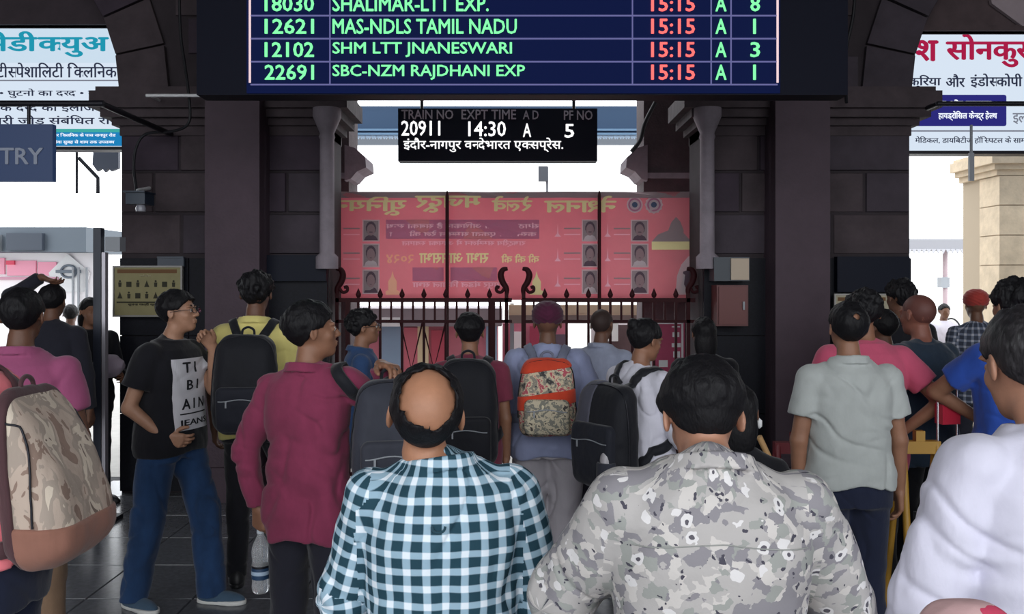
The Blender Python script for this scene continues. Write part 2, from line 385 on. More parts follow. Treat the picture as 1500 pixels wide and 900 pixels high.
def trouser_sdf(b, P, o):
    r = o.get('leg', .0); d = torso2d(P, b.W+.006, b.D+.004, 2.3, .008, .80, o.get('waist', 1.0), b.yo)
    c = o.get('cut', .05)
    if 'under' in o: d = d+.016*np.clip((P[:,2]-o['under']-.02)/.03, 0, 1)
    for i in range(2):
        d = smin(d, rcone(P, b.hip[i], b.kn[i], .092*b.bulk+r*.5, .066+r), .03)
        an = b.an[i]-A(0,0,.05); l = rcone(P, b.kn[i], an, .066+r, .054+r); d = smin(d, l, .02)
    lo_ = min(b.an[0][2], b.an[1][2])
    if o.get('amp', .005):
        m = np.abs(d) < .05; d[m] += folds(P[m], o.get('seed', 3), o.get('amp', .005), (6,6,5))
    for i in range(2):
        d = np.where(np.linalg.norm((P-b.an[i])[:,:2], axis=1) < .12, np.maximum(d, (b.an[i][2]-.085+c)-P[:,2]), d) if True else d
    return d.astype(np.float32)
def shoe_sdf(b, i, P, sole=False):
    a = b.toe[i]; R = np.array([[math.cos(a), -math.sin(a), 0],[math.sin(a), math.cos(a), 0],[0,0,1]], np.float32)
    base = A(b.an[i][0], b.an[i][1], b.an[i][2]-.085); q = (P-base)@R
    if sole:
        d = np.minimum(ell(q*A(1,1,0), (0,.115,0), (.050,.085,1)), ell(q*A(1,1,0), (0,-.01,0), (.040,.075,1)))
        d = smin(d, ell(q*A(1,1,0), (0,.05,0), (.042,.10,1)), .02)
        return smax(d, np.abs(q[:,2]-.012)-.012, .004)
    d = ell(q, (0,.06,.022), (.045,.135,.045)); d = smin(d, ell(q, (0,-.01,.05), (.040,.062,.055)), .03); d = smin(d, rcone(q, (0,0,.06), (0,.004,.105), .040, .042), .015)
    return np.maximum(np.maximum(d, .018-q[:,2]), q[:,2]-.11)
def hair_sdf(b, P, st, seed=1, thick=.012):
    q = ((P-b.hc)@b.R)/b.hs; x = np.abs(q[:,0]); y = q[:,1]; z = q[:,2]
    t = thick*np.clip((z+.05)/.09, .25, 1.0)
    if st == 'fade': t = thick*np.clip((z+.01)/.05, .12, 1.0)
    base = ell(q, (0,-.012,.028), (.074,.094,.087))
    rad = base-t
    n = vnoise(q*A(120,120,50)+seed*7)*.0028+vnoise(q*A(42,42,24)+seed*3)*.0045
    n = n*np.clip(t/.010, .1, 1)
    if st in ('curly','fluffy'): n = n*2.2+vnoise(q*30+seed)*.008
    d = rad+n
    nape = -.075 if st != 'long' else -.16
    hl = np.interp(y, [-.12,-.06,-.02,.015,.045,.075,.10], [nape,nape+.012,-.010,-.004,.030,.058,.066])
    ear = np.interp(y, [-.03,-.015,.02,.035], [0,.022,.022,0])*(x > .06)
    if st == 'bald':
        d = smax(d, -(ell(q, (0,-.050,.068), (.062,.072,.068))+vnoise(q*A(60,60,60))*.007+vnoise(q*130)*.004), .004); hl = np.interp(y, [-.12,-.06,-.02,.03,.05], [nape,nape+.01,-.012,-.002,.05])
    if st == 'thin':
        d = smax(d, -ell(q, (0,-.088,.068), (.017,.024,.020)), .006)
    if st == 'long':
        back = ell(q, (0,-.055,-.06), (.082,.055,.13)); d = smin(d, back+n, .02)
    if st == 'bun':
        d = smin(d, ell(q, (0,-.105,.085), (.036,.034,.036))+n*.6, .008)
    if st == 'pony': d = smin(d, rcone(q, (0,-.11,.03), (0,-.14,-.12), .026, .02)+n, .02)
    return (smax(d, (hl+ear-z+n*1.5)*.8, .006)*b.hs).astype(np.float32)
def turban_sdf(b, P, kind='turban'):
    q = ((P-b.hc)@b.R)/b.hs
    d = ell(q, (0,-.012,.062), (.098,.112,.082)); d = smin(d, ell(q, (0,.0,.03), (.092,.104,.05)), .02)
    if kind == 'cap': d = ell(q, (0,-.008,.05), (.086,.102,.080))
    if kind == 'scarf':
        d = ell(q, (0,-.016,.03), (.090,.108,.102)); d = smin(d, rcone(q, (0,-.03,-.03), (0,-.03,-.16), .085, .11), .03); d = smax(d, -ell(q, (0,.11,-.02), (.055,.07,.08)), .01)
        return ((d+vnoise(q*26)*.004)*b.hs).astype(np.float32)
    hl = np.interp(q[:,1], [-.1,0,.08], [-.030,.012,.05])
    s = q[:,2]+np.abs(q[:,0])*.55*np.sign(q[:,1]+.03)
    if kind == 'turban': d = d+.004*np.abs(np.sin(s*120))-.002
    d = smax(d, (hl-q[:,2])*.9, .008)
    if kind == 'cap': d = smin(d, np.maximum(ell(q, (0,.10,.045), (.06,.06,.008)), -(q[:,1]-.06)), .004)
    return (d*b.hs).astype(np.float32)

SKIN = {}
def skin(col):
    if col not in SKIN: SKIN[col] = mat('skin', col, rough=.5, var=.12, vscale=14, bump=.0006, bscale=90, spec=.4)
    return SKIN[col]
BROWN = (.26,.125,.075); DARK = (.14,.065,.04); LIGHT = (.36,.19,.12)
M_HAIR = mat('black hair', (.006,.0055,.007), rough=.6, bump=.003, bscale=160, spec=.25, stretch=(1,1,.35))
M_HAIRG = mat('greying black hair', (.018,.016,.018), rough=.5, var=.7, vscale=120, bump=.002, bscale=160, stretch=(1,1,.35))
M_EYE = mat('eye white', (.6,.58,.55), rough=.2); M_IRIS = mat('dark iris', (.01,.006,.004), rough=.15)
M_RUB = mat('pale rubber sole', (.62,.62,.6), rough=.6); M_BLK = mat('black rubber', (.012,.012,.014), rough=.5)
PEOPLE = {}
def person(key, label, px, d, H, face=0, shirt=None, trousers=None, shoes=None, hair='short', hmat=None, thick=.012, h=.007, hc=.009,
           tone=BROWN, head=None, headmat=None, eyes=False, seed=1, lab=None, group=None, **pose):
    s = H/1.72; x = (px-750)/F*d; b = skeleton(**pose); lab = lab or {}
    root = empty('person', (x, d, 0), face, label, 'person', group); b.s = s; b.root = root; b.face = face; b.loc = Vector((x, d, 0))
    pts = np.array(b.sh+b.el+b.wr+b.an+b.kn+[b.wr[i]+b.hd[i]*.19 for i in (0,1)]+[b.hc]); lo = pts.min(0)-.14; hi = pts.max(0)+.14
    lo[2] = min(b.an[0][2], b.an[1][2])-.12; hi[2] = max(hi[2], b.hc[2]+.16); lo[:2] = np.minimum(lo[:2], (-.24,-.26)); hi[:2] = np.maximum(hi[:2], (.24,.28))
    body = sdf_obj('body', lambda P: body_sdf(b, P), lo, hi, h/s, skin(tone), root, s)
    hcx = b.hc
    if hair: 
        zl = .30 if hair == 'long' else .17
        hr = sdf_obj('hair', lambda P: hair_sdf(b, P, hair, seed, thick), hcx-A(.17,.2,zl), hcx+A(.17,.2,.17), min(h, .005)/s, hmat or M_HAIR, root, s)
    if head:
        ho = sdf_obj({'turban':'turban','cap':'cap','scarf':'headscarf'}[head], lambda P: turban_sdf(b, P, head), hcx-A(.19,.2,.26 if head == 'scarf' else .12), hcx+A(.19,.2,.2), min(h,.005)/s, headmat, root, s)
    if eyes:
        for sx in (-1, 1):
            e = MB(); c = b.hc+b.R@A(sx*.031, .0805, .003)*b.hs; e.lathe([(.0105*math.sin(PI*k/8)+1e-4, -.0105*math.cos(PI*k/8)) for k in range(9)], 12, (0,0,0))
            eo = e.build('eye', M_EYE, root, Vector(c)*s)
            e = MB(); dr = b.R@A(0,1,0); e.tube([Vector(dr)*.0085, Vector(dr)*.0115], .0055, 10); e.build('iris', M_IRIS, eo)
            e = MB(); cs = [Vector(b.hc+b.R@A(sx*xx, yy, zz)*b.hs)*s for xx, yy, zz in ((.012,.0865,.024),(.028,.088,.031),(.046,.076,.026))]
            e.tube(cs, [.003,.0042,.002], 6); e.build('eyebrow', M_HAIR, root)
    if trousers:
        t = dict(trousers); t['under'] = (shirt or {}).get('hem', .8); b.tf = lambda P: trouser_sdf(b, P, t); m = t.pop('mat'); l2 = A(lo[0], lo[1], min(b.an[0][2], b.an[1][2])-.1); h2 = A(hi[0], hi[1], t.get('waist', 1.0)+.04)
        l2[:2] = np.minimum(pts[:,:2].min(0)-.14, (-.24,-.22)); sdf_obj(t.get('name', 'trousers'), b.tf, l2, h2, hc/s, m, root, s)
    if shirt:
        t = dict(shirt); m = t.pop('mat'); b.so = t; b.sf = lambda P: shirt_sdf(b, P, t)
        l2 = np.minimum(lo, (-.28,-.26,0)); l2[2] = t.get('hem', .8)-.05; pe = np.array(b.wr+b.el)[:,2].min()-.1; l2[2] = min(l2[2], pe) if t['sleeve'] == 'long' else min(l2[2], np.array(b.el)[:,2].min()-.06)
        h2 = hi.copy(); h2[2] = max(1.56, np.array(b.wr+b.el+b.sh)[:,2].max()+.1)
        sdf_obj(t.get('name', 'shirt'), b.sf, l2, h2, hc/s, m, root, s, uvf=lambda V, Q: shirt_uv(b, V, Q))
    if shoes:
        sm, kind = shoes
        for i in range(2):
            c = b.an[i]; o = sdf_obj(kind, lambda P: shoe_sdf(b, i, P), c-A(.22,.22,.1), c+A(.22,.22,.06), min(hc,.006)/s, sm, root, s)
            so = sdf_obj('sole', lambda P: shoe_sdf(b, i, P, True), c-A(.22,.22,.1), c+A(.22,.22,.0), min(hc,.006)/s, M_RUB if kind == 'trainer' else M_BLK, o, s)
    PEOPLE[key] = b; return b
def w_of(b, p):
    """point in a person's own frame -> world"""
    return b.loc+Matrix.Rotation(b.face, 3, 'Z')@(Vector([float(v) for v in p])*b.s)

# ---------------------------------------------------------------- the hall
def struct(o): return tag(o, kind='structure')
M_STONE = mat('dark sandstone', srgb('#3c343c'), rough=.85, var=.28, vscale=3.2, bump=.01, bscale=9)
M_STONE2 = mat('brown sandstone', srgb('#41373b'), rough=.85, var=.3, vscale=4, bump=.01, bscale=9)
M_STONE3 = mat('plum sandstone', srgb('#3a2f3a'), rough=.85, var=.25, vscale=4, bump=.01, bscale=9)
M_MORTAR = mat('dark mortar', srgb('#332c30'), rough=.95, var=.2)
M_PILA = mat('painted maroon brown plaster', srgb('#43343e'), rough=.7, var=.18, vscale=2.5, bump=.004)
M_PALE = mat('pale grey plaster', srgb('#857c84'), rough=.8, var=.15, bump=.003)
M_GRAN = mat('dark polished granite', srgb('#11121b'), rough=.55, spec=.2, var=.4, vscale=60)
M_TILE = mat('grey floor granite', srgb('#5c5e64'), rough=.22, var=.22, vscale=30, bump=.0006, bscale=8)
M_GROUT = mat('floor joint', srgb('#3a3a3c'), rough=.9)
M_CEIL = mat('dusty ceiling plaster', srgb('#6a625e'), rough=.9, var=.1)
M_TAN = mat('sunlit tan stone', srgb('#d2bfa4'), rough=.85, var=.15, vscale=5, bump=.01, bscale=9)
M_NAVY = mat('navy enamel', srgb('#101a36'), rough=.45)
M_DARK = mat('dark metal', srgb('#1c1c24'), rough=.45, metal=.4)
M_GREY = mat('grey painted metal', srgb('#8c9096'), rough=.45)
M_WHITE = mat('white paint', (.75,.75,.76), rough=.5)
M_MAROON = mat('maroon gate enamel', srgb('#300a10'), rough=.65, spec=.2)
M_CABLE = mat('black cable', srgb('#14141a'), rough=.6)

# floor with separate granite tiles where they can be told apart
mb = MB(); mb.box(-8, 8, BACK, 8.2, -.12, -.012); fl = struct(mb.build('floor', M_GROUT))
tm = MB(); g = .004; TS = .6
tm.add([(g,g,-.012),(TS-g,g,-.012),(TS-g,TS-g,-.012),(g,TS-g,-.012),(g+.003,g+.003,0),(TS-g-.003,g+.003,0),(TS-g-.003,TS-g-.003,0),(g+.003,TS-g-.003,0)],
       [(4,5,6,7),(0,1,5,4),(1,2,6,5),(2,3,7,6),(3,0,4,7)])
tme = tm.mesh('tile'); tme.materials.append(M_TILE)
for i in range(-8, 8):
    for j in range(4, 13):
        o = bpy.data.objects.new('tile', tme); COL.objects.link(o); o.location = (i*TS, .8+j*TS-.6, 0); o.parent = fl
mb = MB(); mb.box(-8, 8, BACK, 2.59, -.012, -.0005); mb.box(-8, -4.81, 2.61, 8.2, -.012, -.0005); mb.box(4.81, 8, 2.61, 8.2, -.012, -.0005)
o = mb.build('paving', M_TILE, fl)
mb = MB(); mb.box(-40, 40, 8.2, 60, -.12, -.01); struct(mb.build('ground', mat('platform concrete', srgb('#a9a7a2'), rough=.8, var=.1)))
mb = MB(); mb.box(-40, 40, -40, BACK, -.13, -.02); struct(mb.build('ground', mat('forecourt asphalt', srgb('#77767a'), rough=.9, var=.15)))
mb = MB(); mb.box(-8, 8, BACK, 8.1, 6.2, 6.4); struct(mb.build('ceiling', M_CEIL))
M_SIDE = mat('side wall plaster', srgb('#5f5854'), rough=.9, var=.1)
mb = MB(); mb.box(-8.3, -8, BACK, 8.1, -.1, 6.4); struct(mb.build('wall_left', M_SIDE))
mb = MB(); mb.box(8, 8.3, BACK, 8.1, -.1, 6.4); struct(mb.build('wall_right', M_SIDE))

# front wall with three arches, built of piers and arch rings
WY = 7.55; WT_ = .55; SPR = 3.34
ARCH = [(-4.92, 1.60), (.03, 1.59), (4.98, 1.60)]       # centre, half width
core = MB()
def arch_outline(cx, r):
    return [(cx+r*math.cos(a), SPR+r*math.sin(a)) for a in np.linspace(PI, 0, 25)]
edges = [-8.0]
for cx, r in ARCH: edges += [cx-r, cx+r]
edges.append(8.0)
for k in range(0, 8, 2): core.box(edges[k], edges[k+1], WY, WY+WT_, -.05, SPR)
for k, (cx, r) in enumerate(ARCH):
    o = arch_outline(cx, r)
    for a, b in zip(o[:-1], o[1:]): core.poly([a, b, (b[0], 6.3), (a[0], 6.3)], WY, WT_)
for x0, x1 in ((-8, ARCH[0][0]-1.6), (ARCH[0][0]+1.6, ARCH[1][0]-1.59), (ARCH[1][0]+1.59, ARCH[2][0]-1.6), (ARCH[2][0]+1.6, 8)):
    core.box(x0, x1, WY, WY+WT_, SPR, 6.3)
wall = struct(core.build('wall_front', M_MORTAR))
rs = random.Random(4)
SM = [M_STONE, M_STONE2, M_STONE3]
def stone(x0, x1, z0, z1, y=WY, d=.05):
    mb = MB(); j = .006; p = rs.uniform(-.012, .008); c = .010
    X0, X1, Z0, Z1 = x0+j, x1-j, z0+j, z1-j; yf = y-d*.4-p
    vs = [(X0,y+.01,Z0),(X1,y+.01,Z0),(X1,y+.01,Z1),(X0,y+.01,Z1),(X0+c,yf,Z0+c),(X1-c,yf,Z0+c),(X1-c,yf,Z1-c),(X0+c,yf,Z1-c)]
    mb.add(vs, [(4,5,6,7),(0,1,5,4),(1,2,6,5),(2,3,7,6),(3,0,4,7)]); mb.build('stone', rs.choice(SM), wall)
def coursed(x0, x1, z0, z1, ch=.33, bw=.58, skip=None):
    n = max(1, round((z1-z0)/ch)); h = (z1-z0)/n
    for k in range(n):
        x = x0; first = True
        while x < x1-.02:
            wd = bw*rs.uniform(.8, 1.15)*(.55 if first and k % 2 else 1); first = False
            e = x+wd
            if x1-e < .2: e = x1
            if not (skip and skip(x, e, z0+k*h)): stone(x, e, z0+k*h, z0+(k+1)*h)
            x = e
PIERS = [(edges[2], edges[3]), (edges[4], edges[5])]
IMP0 = 3.08
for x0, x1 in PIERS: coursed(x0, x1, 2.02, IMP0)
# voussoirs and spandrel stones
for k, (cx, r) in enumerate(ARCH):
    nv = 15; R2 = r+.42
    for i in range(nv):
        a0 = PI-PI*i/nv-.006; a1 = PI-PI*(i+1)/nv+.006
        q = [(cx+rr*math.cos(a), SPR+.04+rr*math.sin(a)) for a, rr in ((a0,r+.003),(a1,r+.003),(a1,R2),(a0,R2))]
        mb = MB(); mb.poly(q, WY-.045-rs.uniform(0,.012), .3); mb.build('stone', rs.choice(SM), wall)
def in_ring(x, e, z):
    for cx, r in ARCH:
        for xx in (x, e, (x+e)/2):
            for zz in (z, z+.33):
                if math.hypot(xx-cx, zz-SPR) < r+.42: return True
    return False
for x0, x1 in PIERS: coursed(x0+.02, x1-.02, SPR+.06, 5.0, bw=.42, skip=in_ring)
# impost blocks on the piers: stepped, projecting into the openings
def impost(x0, x1, y0, nm='impost'):
    mb = MB(); P = [(0,0,IMP0-.05,IMP0+.03),(.05,.04,IMP0+.03,IMP0+.09),(.12,.10,IMP0+.09,IMP0+.16),(.19,.15,IMP0+.16,IMP0+.30),(.15,.12,IMP0+.30,IMP0+.34)]
    for a, b, z0, z1 in P: mb.box(x0-a, x1+a, y0-b-.04, WY+WT_+.03, z0, z1)
    return mb.build(nm, M_STONE2, wall)
for x0, x1 in PIERS: impost(x0, x1, WY)
# pilasters, painted dark
for n, (a, b) in enumerate(((300, 380), (1136, 1216))):
    y = 7.22; X0 = at(a, 0, y).x; X1 = at(b, 0, y).x
    mb = MB(); mb.box(X0, X1, y, WY+.02, 0, 3.42); mb.box(X0-.03, X1+.03, y-.03, WY, 0, .28)
    struct(mb.build('pillar', M_PILA))
# slender engaged shafts with small capitals beside the middle arch
for (a, b, s) in ((468, 490, 1), (1025, 1047, -1)):
    y = 7.42; x = (at(a, 0, y).x+at(b, 0, y).x)/2; r = .062
    mb = MB(); mb.lathe([(r*1.5,1.9),(r*1.5,2.0),(r,2.03),(r*.95,2.98),(r*1.1,3.0),(r*.95,3.03),(r*1.7,3.14),(r*1.9,3.17),(r*1.9,3.24)], 20, (x, y, .0))
    o = mb.build('shaft', M_PALE, wall)
# granite cladding panels low on the piers
for x0, x1 in PIERS:
    n = 3; wd = (x1-x0)/n
    for i in range(n):
        for j in range(3):
            mb = MB(); z0 = .02+j*.66; mb.box(x0+i*wd+.004, x0+(i+1)*wd-.004, WY-.045, WY+.01, z0, z0+.652); mb.build('granite_panel', M_GRAN, wall)
# second row of masonry behind the middle arch, narrower, with corbels
y = 8.75
mb = MB(); xL = at(511, 0, y).x; xR = at(943, 0, y).x
mb.box(-2.6, xL, y, y+.5, 0, 5.2); mb.box(xR, 2.9, y, y+.5, 0, 5.2)
back = struct(mb.build('wall_back', mat('inner brown stone', srgb('#4c3e42'), rough=.85, var=.2, bump=.006)))
for s, x in ((1, xL), (-1, xR)):
    zc = at(0, 215, y).z; mb = MB()
    pr = [(0,zc),(.10,zc-.03),(.20,zc-.12),(.21,zc-.22),(.12,zc-.26),(.06,zc-.33),(0,zc-.35)]
    mb.poly([(x+s*(a-.02), b) for a, b in pr], y-.12, .5); mb.build('corbel', M_PALE, back)
    mb = MB(); mb.box(min(x-s*.02, x-s*1.0), max(x-s*.02, x-s*1.0), y-.05, y+.02, at(0,262,y).z, at(0,257,y).z+.02); mb.build('ledge', M_PALE, back)
mb = MB(); mb.box(xR+.55, xR+.65, y-.1, y, at(0,215,y).z, at(0,155,y).z); mb.box(xR+.55, xR+1.0, y-.1, y, at(0,218,y).z-.08, at(0,215,y).z); mb.build('bracket', M_PALE, back)
# fixed panels closing the crowns of the side arches
for n, (x0, x1, py, c) in enumerate(((-6.55, -3.3, 37, srgb('#3a3036')), (3.36, 6.6, 46, srgb('#4a3c3e')))):
    y = 7.85; mb = MB(); z = at(0, py, y).z; mb.box(x0, x1, y, y+.08, z, 5.05); mb.box(x0, x1, y-.03, y+.1, z, z+.05)
    struct(mb.build('trim_%d' % (n+1), mat('arch infill boards', c, rough=.8, var=.2)))
mb = MB(); y = 7.80; a = at(1428, 0, y); pz = at(0, 38, y).z
mb.poly([(a.x, 5.0), (a.x+.15, at(0,5,y).z), (a.x+.42, pz), (a.x+1.4, pz), (a.x+1.4, 5.0)], y, .04); struct(mb.build('trim_3', mat('pale plaster patch', srgb('#9a8c90'), rough=.85, var=.1)))

# tan stone pier out on the platform side, right
y = 9.8; x = at(1462, 0, y).x; core = MB(); core.box(x+.02, x+1.5, y+.02, y+.8, 0, 3.0); col = struct(core.build('pillar', mat('pale mortar', srgb('#b0a08a'), rough=.9)))
for k in range(9):
    z0 = k*.33; sp = [x, x+(.45 if k % 2 else .75), x+1.5]
    for a, b in zip(sp[:-1], sp[1:]):
        mb = MB(); mb.box(a+.006, b-.006, y-.01-rs.uniform(0,.01), y+.4, z0+.006, z0+.324); mb.build('stone', M_TAN, col)
mb = MB()
for i, (a, z0, z1) in enumerate(((.03,2.97,3.03),(.08,3.03,3.09),(.14,3.09,3.2),(.10,3.2,3.24))): mb.box(x-a, x+1.5+a, y-a, y+.8, z0, z1)
mb.build('capital', M_TAN, col)

# ---------------------------------------------------------------- writing
def deva_pieces(s):
    """split into (text, half) pieces so that joined consonants lose their stem; short i goes before its consonant"""
    out = []; i = 0; V = '\u094d'
    while i < len(s):
        if i+1 < len(s) and s[i+1] == V and i+2 < len(s) and s[i+2] not in ' -.र': out.append((s[i], True)); i += 2
        else: out.append((s[i], False)); i += 1
    k = 1
    while k < len(out):                              # move short i in front of its cluster
        if out[k][0] == 'ि':
            j = k-1
            while j > 0 and out[j-1][1]: j -= 1
            out.insert(j, out.pop(k))
        k += 1
    res = []
    for t, h in out:
        if res and not h and not res[-1][1]: res[-1] = (res[-1][0]+t, False)
        else: res.append((t, h))
    return res
def raw_text(s, bold=0.0, ext=0.0):
    if bold > .009:
        V, F_ = raw_text(s, 0, ext); k = bold; Vs = [V]; Fs = list(F_); n = len(V)
        for i, (a, b_) in enumerate(((-k, 0), (k, 0), (0, k*.6), (0, -k*.6))):
            Vs.append(V+np.array([a, b_, .0008*(i+1)], np.float32)); Fs += [tuple(q+n*(i+1) for q in f_) for f_ in F_]
        return np.concatenate(Vs), Fs
    c = bpy.data.curves.new('t', 'FONT'); c.body = s; c.size = 1; c.offset = bold; c.extrude = ext; c.resolution_u = 2
    o = bpy.data.objects.new('t', c); COL.objects.link(o); dg = bpy.context.evaluated_depsgraph_get(); dg.update()
    me = bpy.data.meshes.new_from_object(o.evaluated_get(dg)); bpy.data.objects.remove(o); bpy.data.curves.remove(c)
    n = len(me.vertices); V = np.zeros(n*3, np.float32); me.vertices.foreach_get('co', V); V = V.reshape(-1, 3)
    Fc = [tuple(p.vertices) for p in me.polygons]; bpy.data.meshes.remove(me); return V, Fc
def text_geo(s, bold=0.0, ext=0.0):
    if not any('\u0900' <= c <= '\u097f' for c in s): return raw_text(s, bold, ext)
    V = []; Fc = []; x = 0; n = 0
    for t, half in deva_pieces(s):
        if t.strip() == '': x += .26*len(t); continue
        lead = len(t)-len(t.lstrip()); tr = len(t)-len(t.rstrip()); x += .26*lead
        v, f = raw_text(t.strip(), bold, ext)
        if not len(v): continue
        x0 = v[:,0].min(); x1 = v[:,0].max(); v[:,0] -= x0; wd = x1-x0
        if half:
            keep = wd*(.74 if t not in 'कफ' else .80)
            f = [q for q in f if v[list(q),0].mean() < keep]; v[:,0] = np.minimum(v[:,0], keep); wd = keep
        v[:,0] += x
        if t.strip().endswith('ि'): x -= .27
        V.append(v); Fc += [tuple(i+n for i in q) for q in f]; n += len(v); x += wd-.008+.26*tr
    return np.concatenate(V), Fc
def text_on(name, s, x0, x1, z0, z1, y, m, parent, bold=.0, ext=.004, keep=False, mirror=False, align='L', off=None, vt=None, face=1):
    """lettering as geometry filling the box x0..x1, z0..z1 on a plane facing -y"""
    V, Fc = text_geo(s, bold, ext/max(.01, (z1-z0)))
    lo = V.min(0); hi = V.max(0); sz = (z1-z0)/(hi[1]-lo[1]); sx = sz if keep else (x1-x0)/(hi[0]-lo[0])
    if keep and (hi[0]-lo[0])*sx > (x1-x0): sx = (x1-x0)/(hi[0]-lo[0])
    X = (V[:,0]-lo[0])*sx; wd = (hi[0]-lo[0])*sx; sh = {'L':0, 'C':(x1-x0-wd)/2, 'R':x1-x0-wd}[align]
    if mirror: X = (x1-x0)-X-sh
    else: X = X+sh
    W = np.stack([x0+X, y-V[:,2]*sz*face, z0+(V[:,1]-lo[1])*sz], 1)
    if off is not None: W -= np.array(off)
    if vt: W = vt(W)
    me = bpy.data.meshes.new(name); me.from_pydata(W.tolist(), [], Fc); return link(name, me, m, parent)

# ---------------------------------------------------------------- departure board
y = 5.5; P = lambda px, py, d=y: at(px, py, d)
zb = P(0,139).z; zt = 4.75; xl = P(288,0).x; xr = P(1242,0).x; cx = (xl+xr)/2
bd = empty('departure_board', (cx, y, zb), 0, 'large black electronic departure board with green train names and red times', 'departure board')
def L_(px, py, d=y): p = at(px, py, d); return p.x-cx, p.z-zb
mb = MB(); mb.box(xl-cx, xr-cx, .0, .18, 0, zt-zb); mb.build('casing', mat('dark navy casing', srgb('#090c1c'), rough=.6, spec=.12), bd)
a, b0 = L_(362, 137), L_(1142, 0)
M_LED = mat('unlit led matrix', (.002,.003,.010), rough=.7, spec=.06, emit=(.002,.005,.034), es=1.0)
mb = MB(); mb.box(a[0], b0[0], -.012, 0, a[1], zt-zb-.08); scr = mb.build('screen', M_LED, bd)
M_GRN = emis('green led', (.22,1.0,.38), .95); M_RED = emis('red led', (1.0,.13,.12), 1.25); M_LIL = emis('lilac led', (.36,.36,.85), .30); M_PNK = emis('pink led', (.95,.7,.75), .75)
M_GH = mat('green lit led cell', (.002,.01,.006), rough=.6, emit=(.0,.075,.028), es=1.0)
M_RH = mat('red lit led cell', (.01,.002,.002), rough=.6, emit=(.10,.006,.02), es=1.0)
rows = [('18030','SHALIMAR-LTT EXP.','15:15','A','8',7,716),('12621','MAS-NDLS TAMIL NADU','15:15','A','1',40,757),
        ('12102','SHM LTT JNANESWARI','15:15','A','3',74,750),('22691','SBC-NZM RAJDHANI EXP','15:15','A','1',107,769)]
mb = MB()
for r in range(-3, 4):
    yy = 24+33.6*r; xx, zz = L_(368, yy); x2, _ = L_(1138, yy)
    mb.box(xx, x2, -.017, -.012, zz-.0045, zz+.0045)
for px in (484, 926, 1041, 1070):
    xx, zz = L_(px, 124); mb.box(xx-.004, xx+.004, -.017, -.012, zz, zt-zb-.1)
mb.build('grid_line', M_LIL, scr); mb = MB()
for px in (367, 1138):
    xx, zz = L_(px, 122); mb.box(xx-.006, xx+.006, -.018, -.012, zz, zt-zb-.1)
mb.build('border_line', M_PNK, scr)
for r in rows:
    c = r[5]
    for s, x0, x1, m in ((r[0],389,461,M_GRN),(r[1],488,r[6],M_GRN),(r[2],953,1017,M_RED),(r[3],1047,1063,M_GRN),(r[4],1098 if r[4]!='1' else 1102,1112 if r[4]!='1' else 1106,M_GRN)):
        q0 = L_(x0, c+11); q1 = L_(x1, c-11)
        text_on('lettering', s, q0[0], q1[0], q0[1], q1[1], -.020, m, scr, bold=.015, ext=.002)
for s in (-1.3, 1.3):
    mb = MB(); mb.tube([(s, .09, zt-zb-.01), (s, .09, 6.2-zb)], .025, 10); mb.build('hanging_rod', M_DARK, bd)
# ---------------------------------------------------------------- platform display behind
y2 = 9.25; z0 = at(0,236,y2).z; z1 = at(0,159,y2).z; x0 = at(583,0,y2).x; x1 = at(875,0,y2).x; cx2 = (x0+x1)/2
pd = empty('platform_display', (cx2, y2, z0), 0, 'smaller black platform display with white digits hanging beyond the middle arch', 'display board')
mb = MB(); mb.box(x0-cx2, x1-cx2, 0, .2, 0, z1-z0); mb.build('casing', mat('slate display casing', srgb('#0e1420'), rough=.6, spec=.15), pd)
M_WL = emis('white led', (1,1,1), 1.1); M_DIM = mat('grey print', srgb('#9a9aa4'), rough=.6)
def L2(px, py): p = at(px, py, y2); return p.x-cx2, p.z-z0
for s, a, b, t, bt, m in (('TRAIN NO',588,664,161,175,M_DIM),('EXPT TIME',676,756,161,175,M_DIM),('A D',766,789,162,175,M_DIM),('PF NO',826,868,162,176,M_DIM),
        ('20911',588,645,177,199,M_WL),('14:30',686,741,178,200,M_WL),('A',766,778,181,201,M_WL),('5',827,841,182,202,M_WL)):
    p = L2(a, bt); q = L2(b, t); text_on('lettering', s, p[0], q[0], p[1], q[1], -.006, m, pd, bold=.012, ext=.002)
p = L2(591, 223); q = L2(825, 202); text_on('lettering', 'इंदौर-नागपुर वन्देभारत एक्सप्रेस.', p[0], q[0], p[1], q[1], -.006, M_WL, pd, bold=.012, ext=.002)
for s in (-.8, .8):
    mb = MB(); mb.tube([(s, .1, z1-z0-.01), (s, .1, 5.16-z0)], .018, 8); mb.build('hanging_rod', M_DARK, pd)
mb = MB(); mb.box(-7, 7, y2-.06, y2+.3, 5.15, 5.3); struct(mb.build('beam', M_DARK))
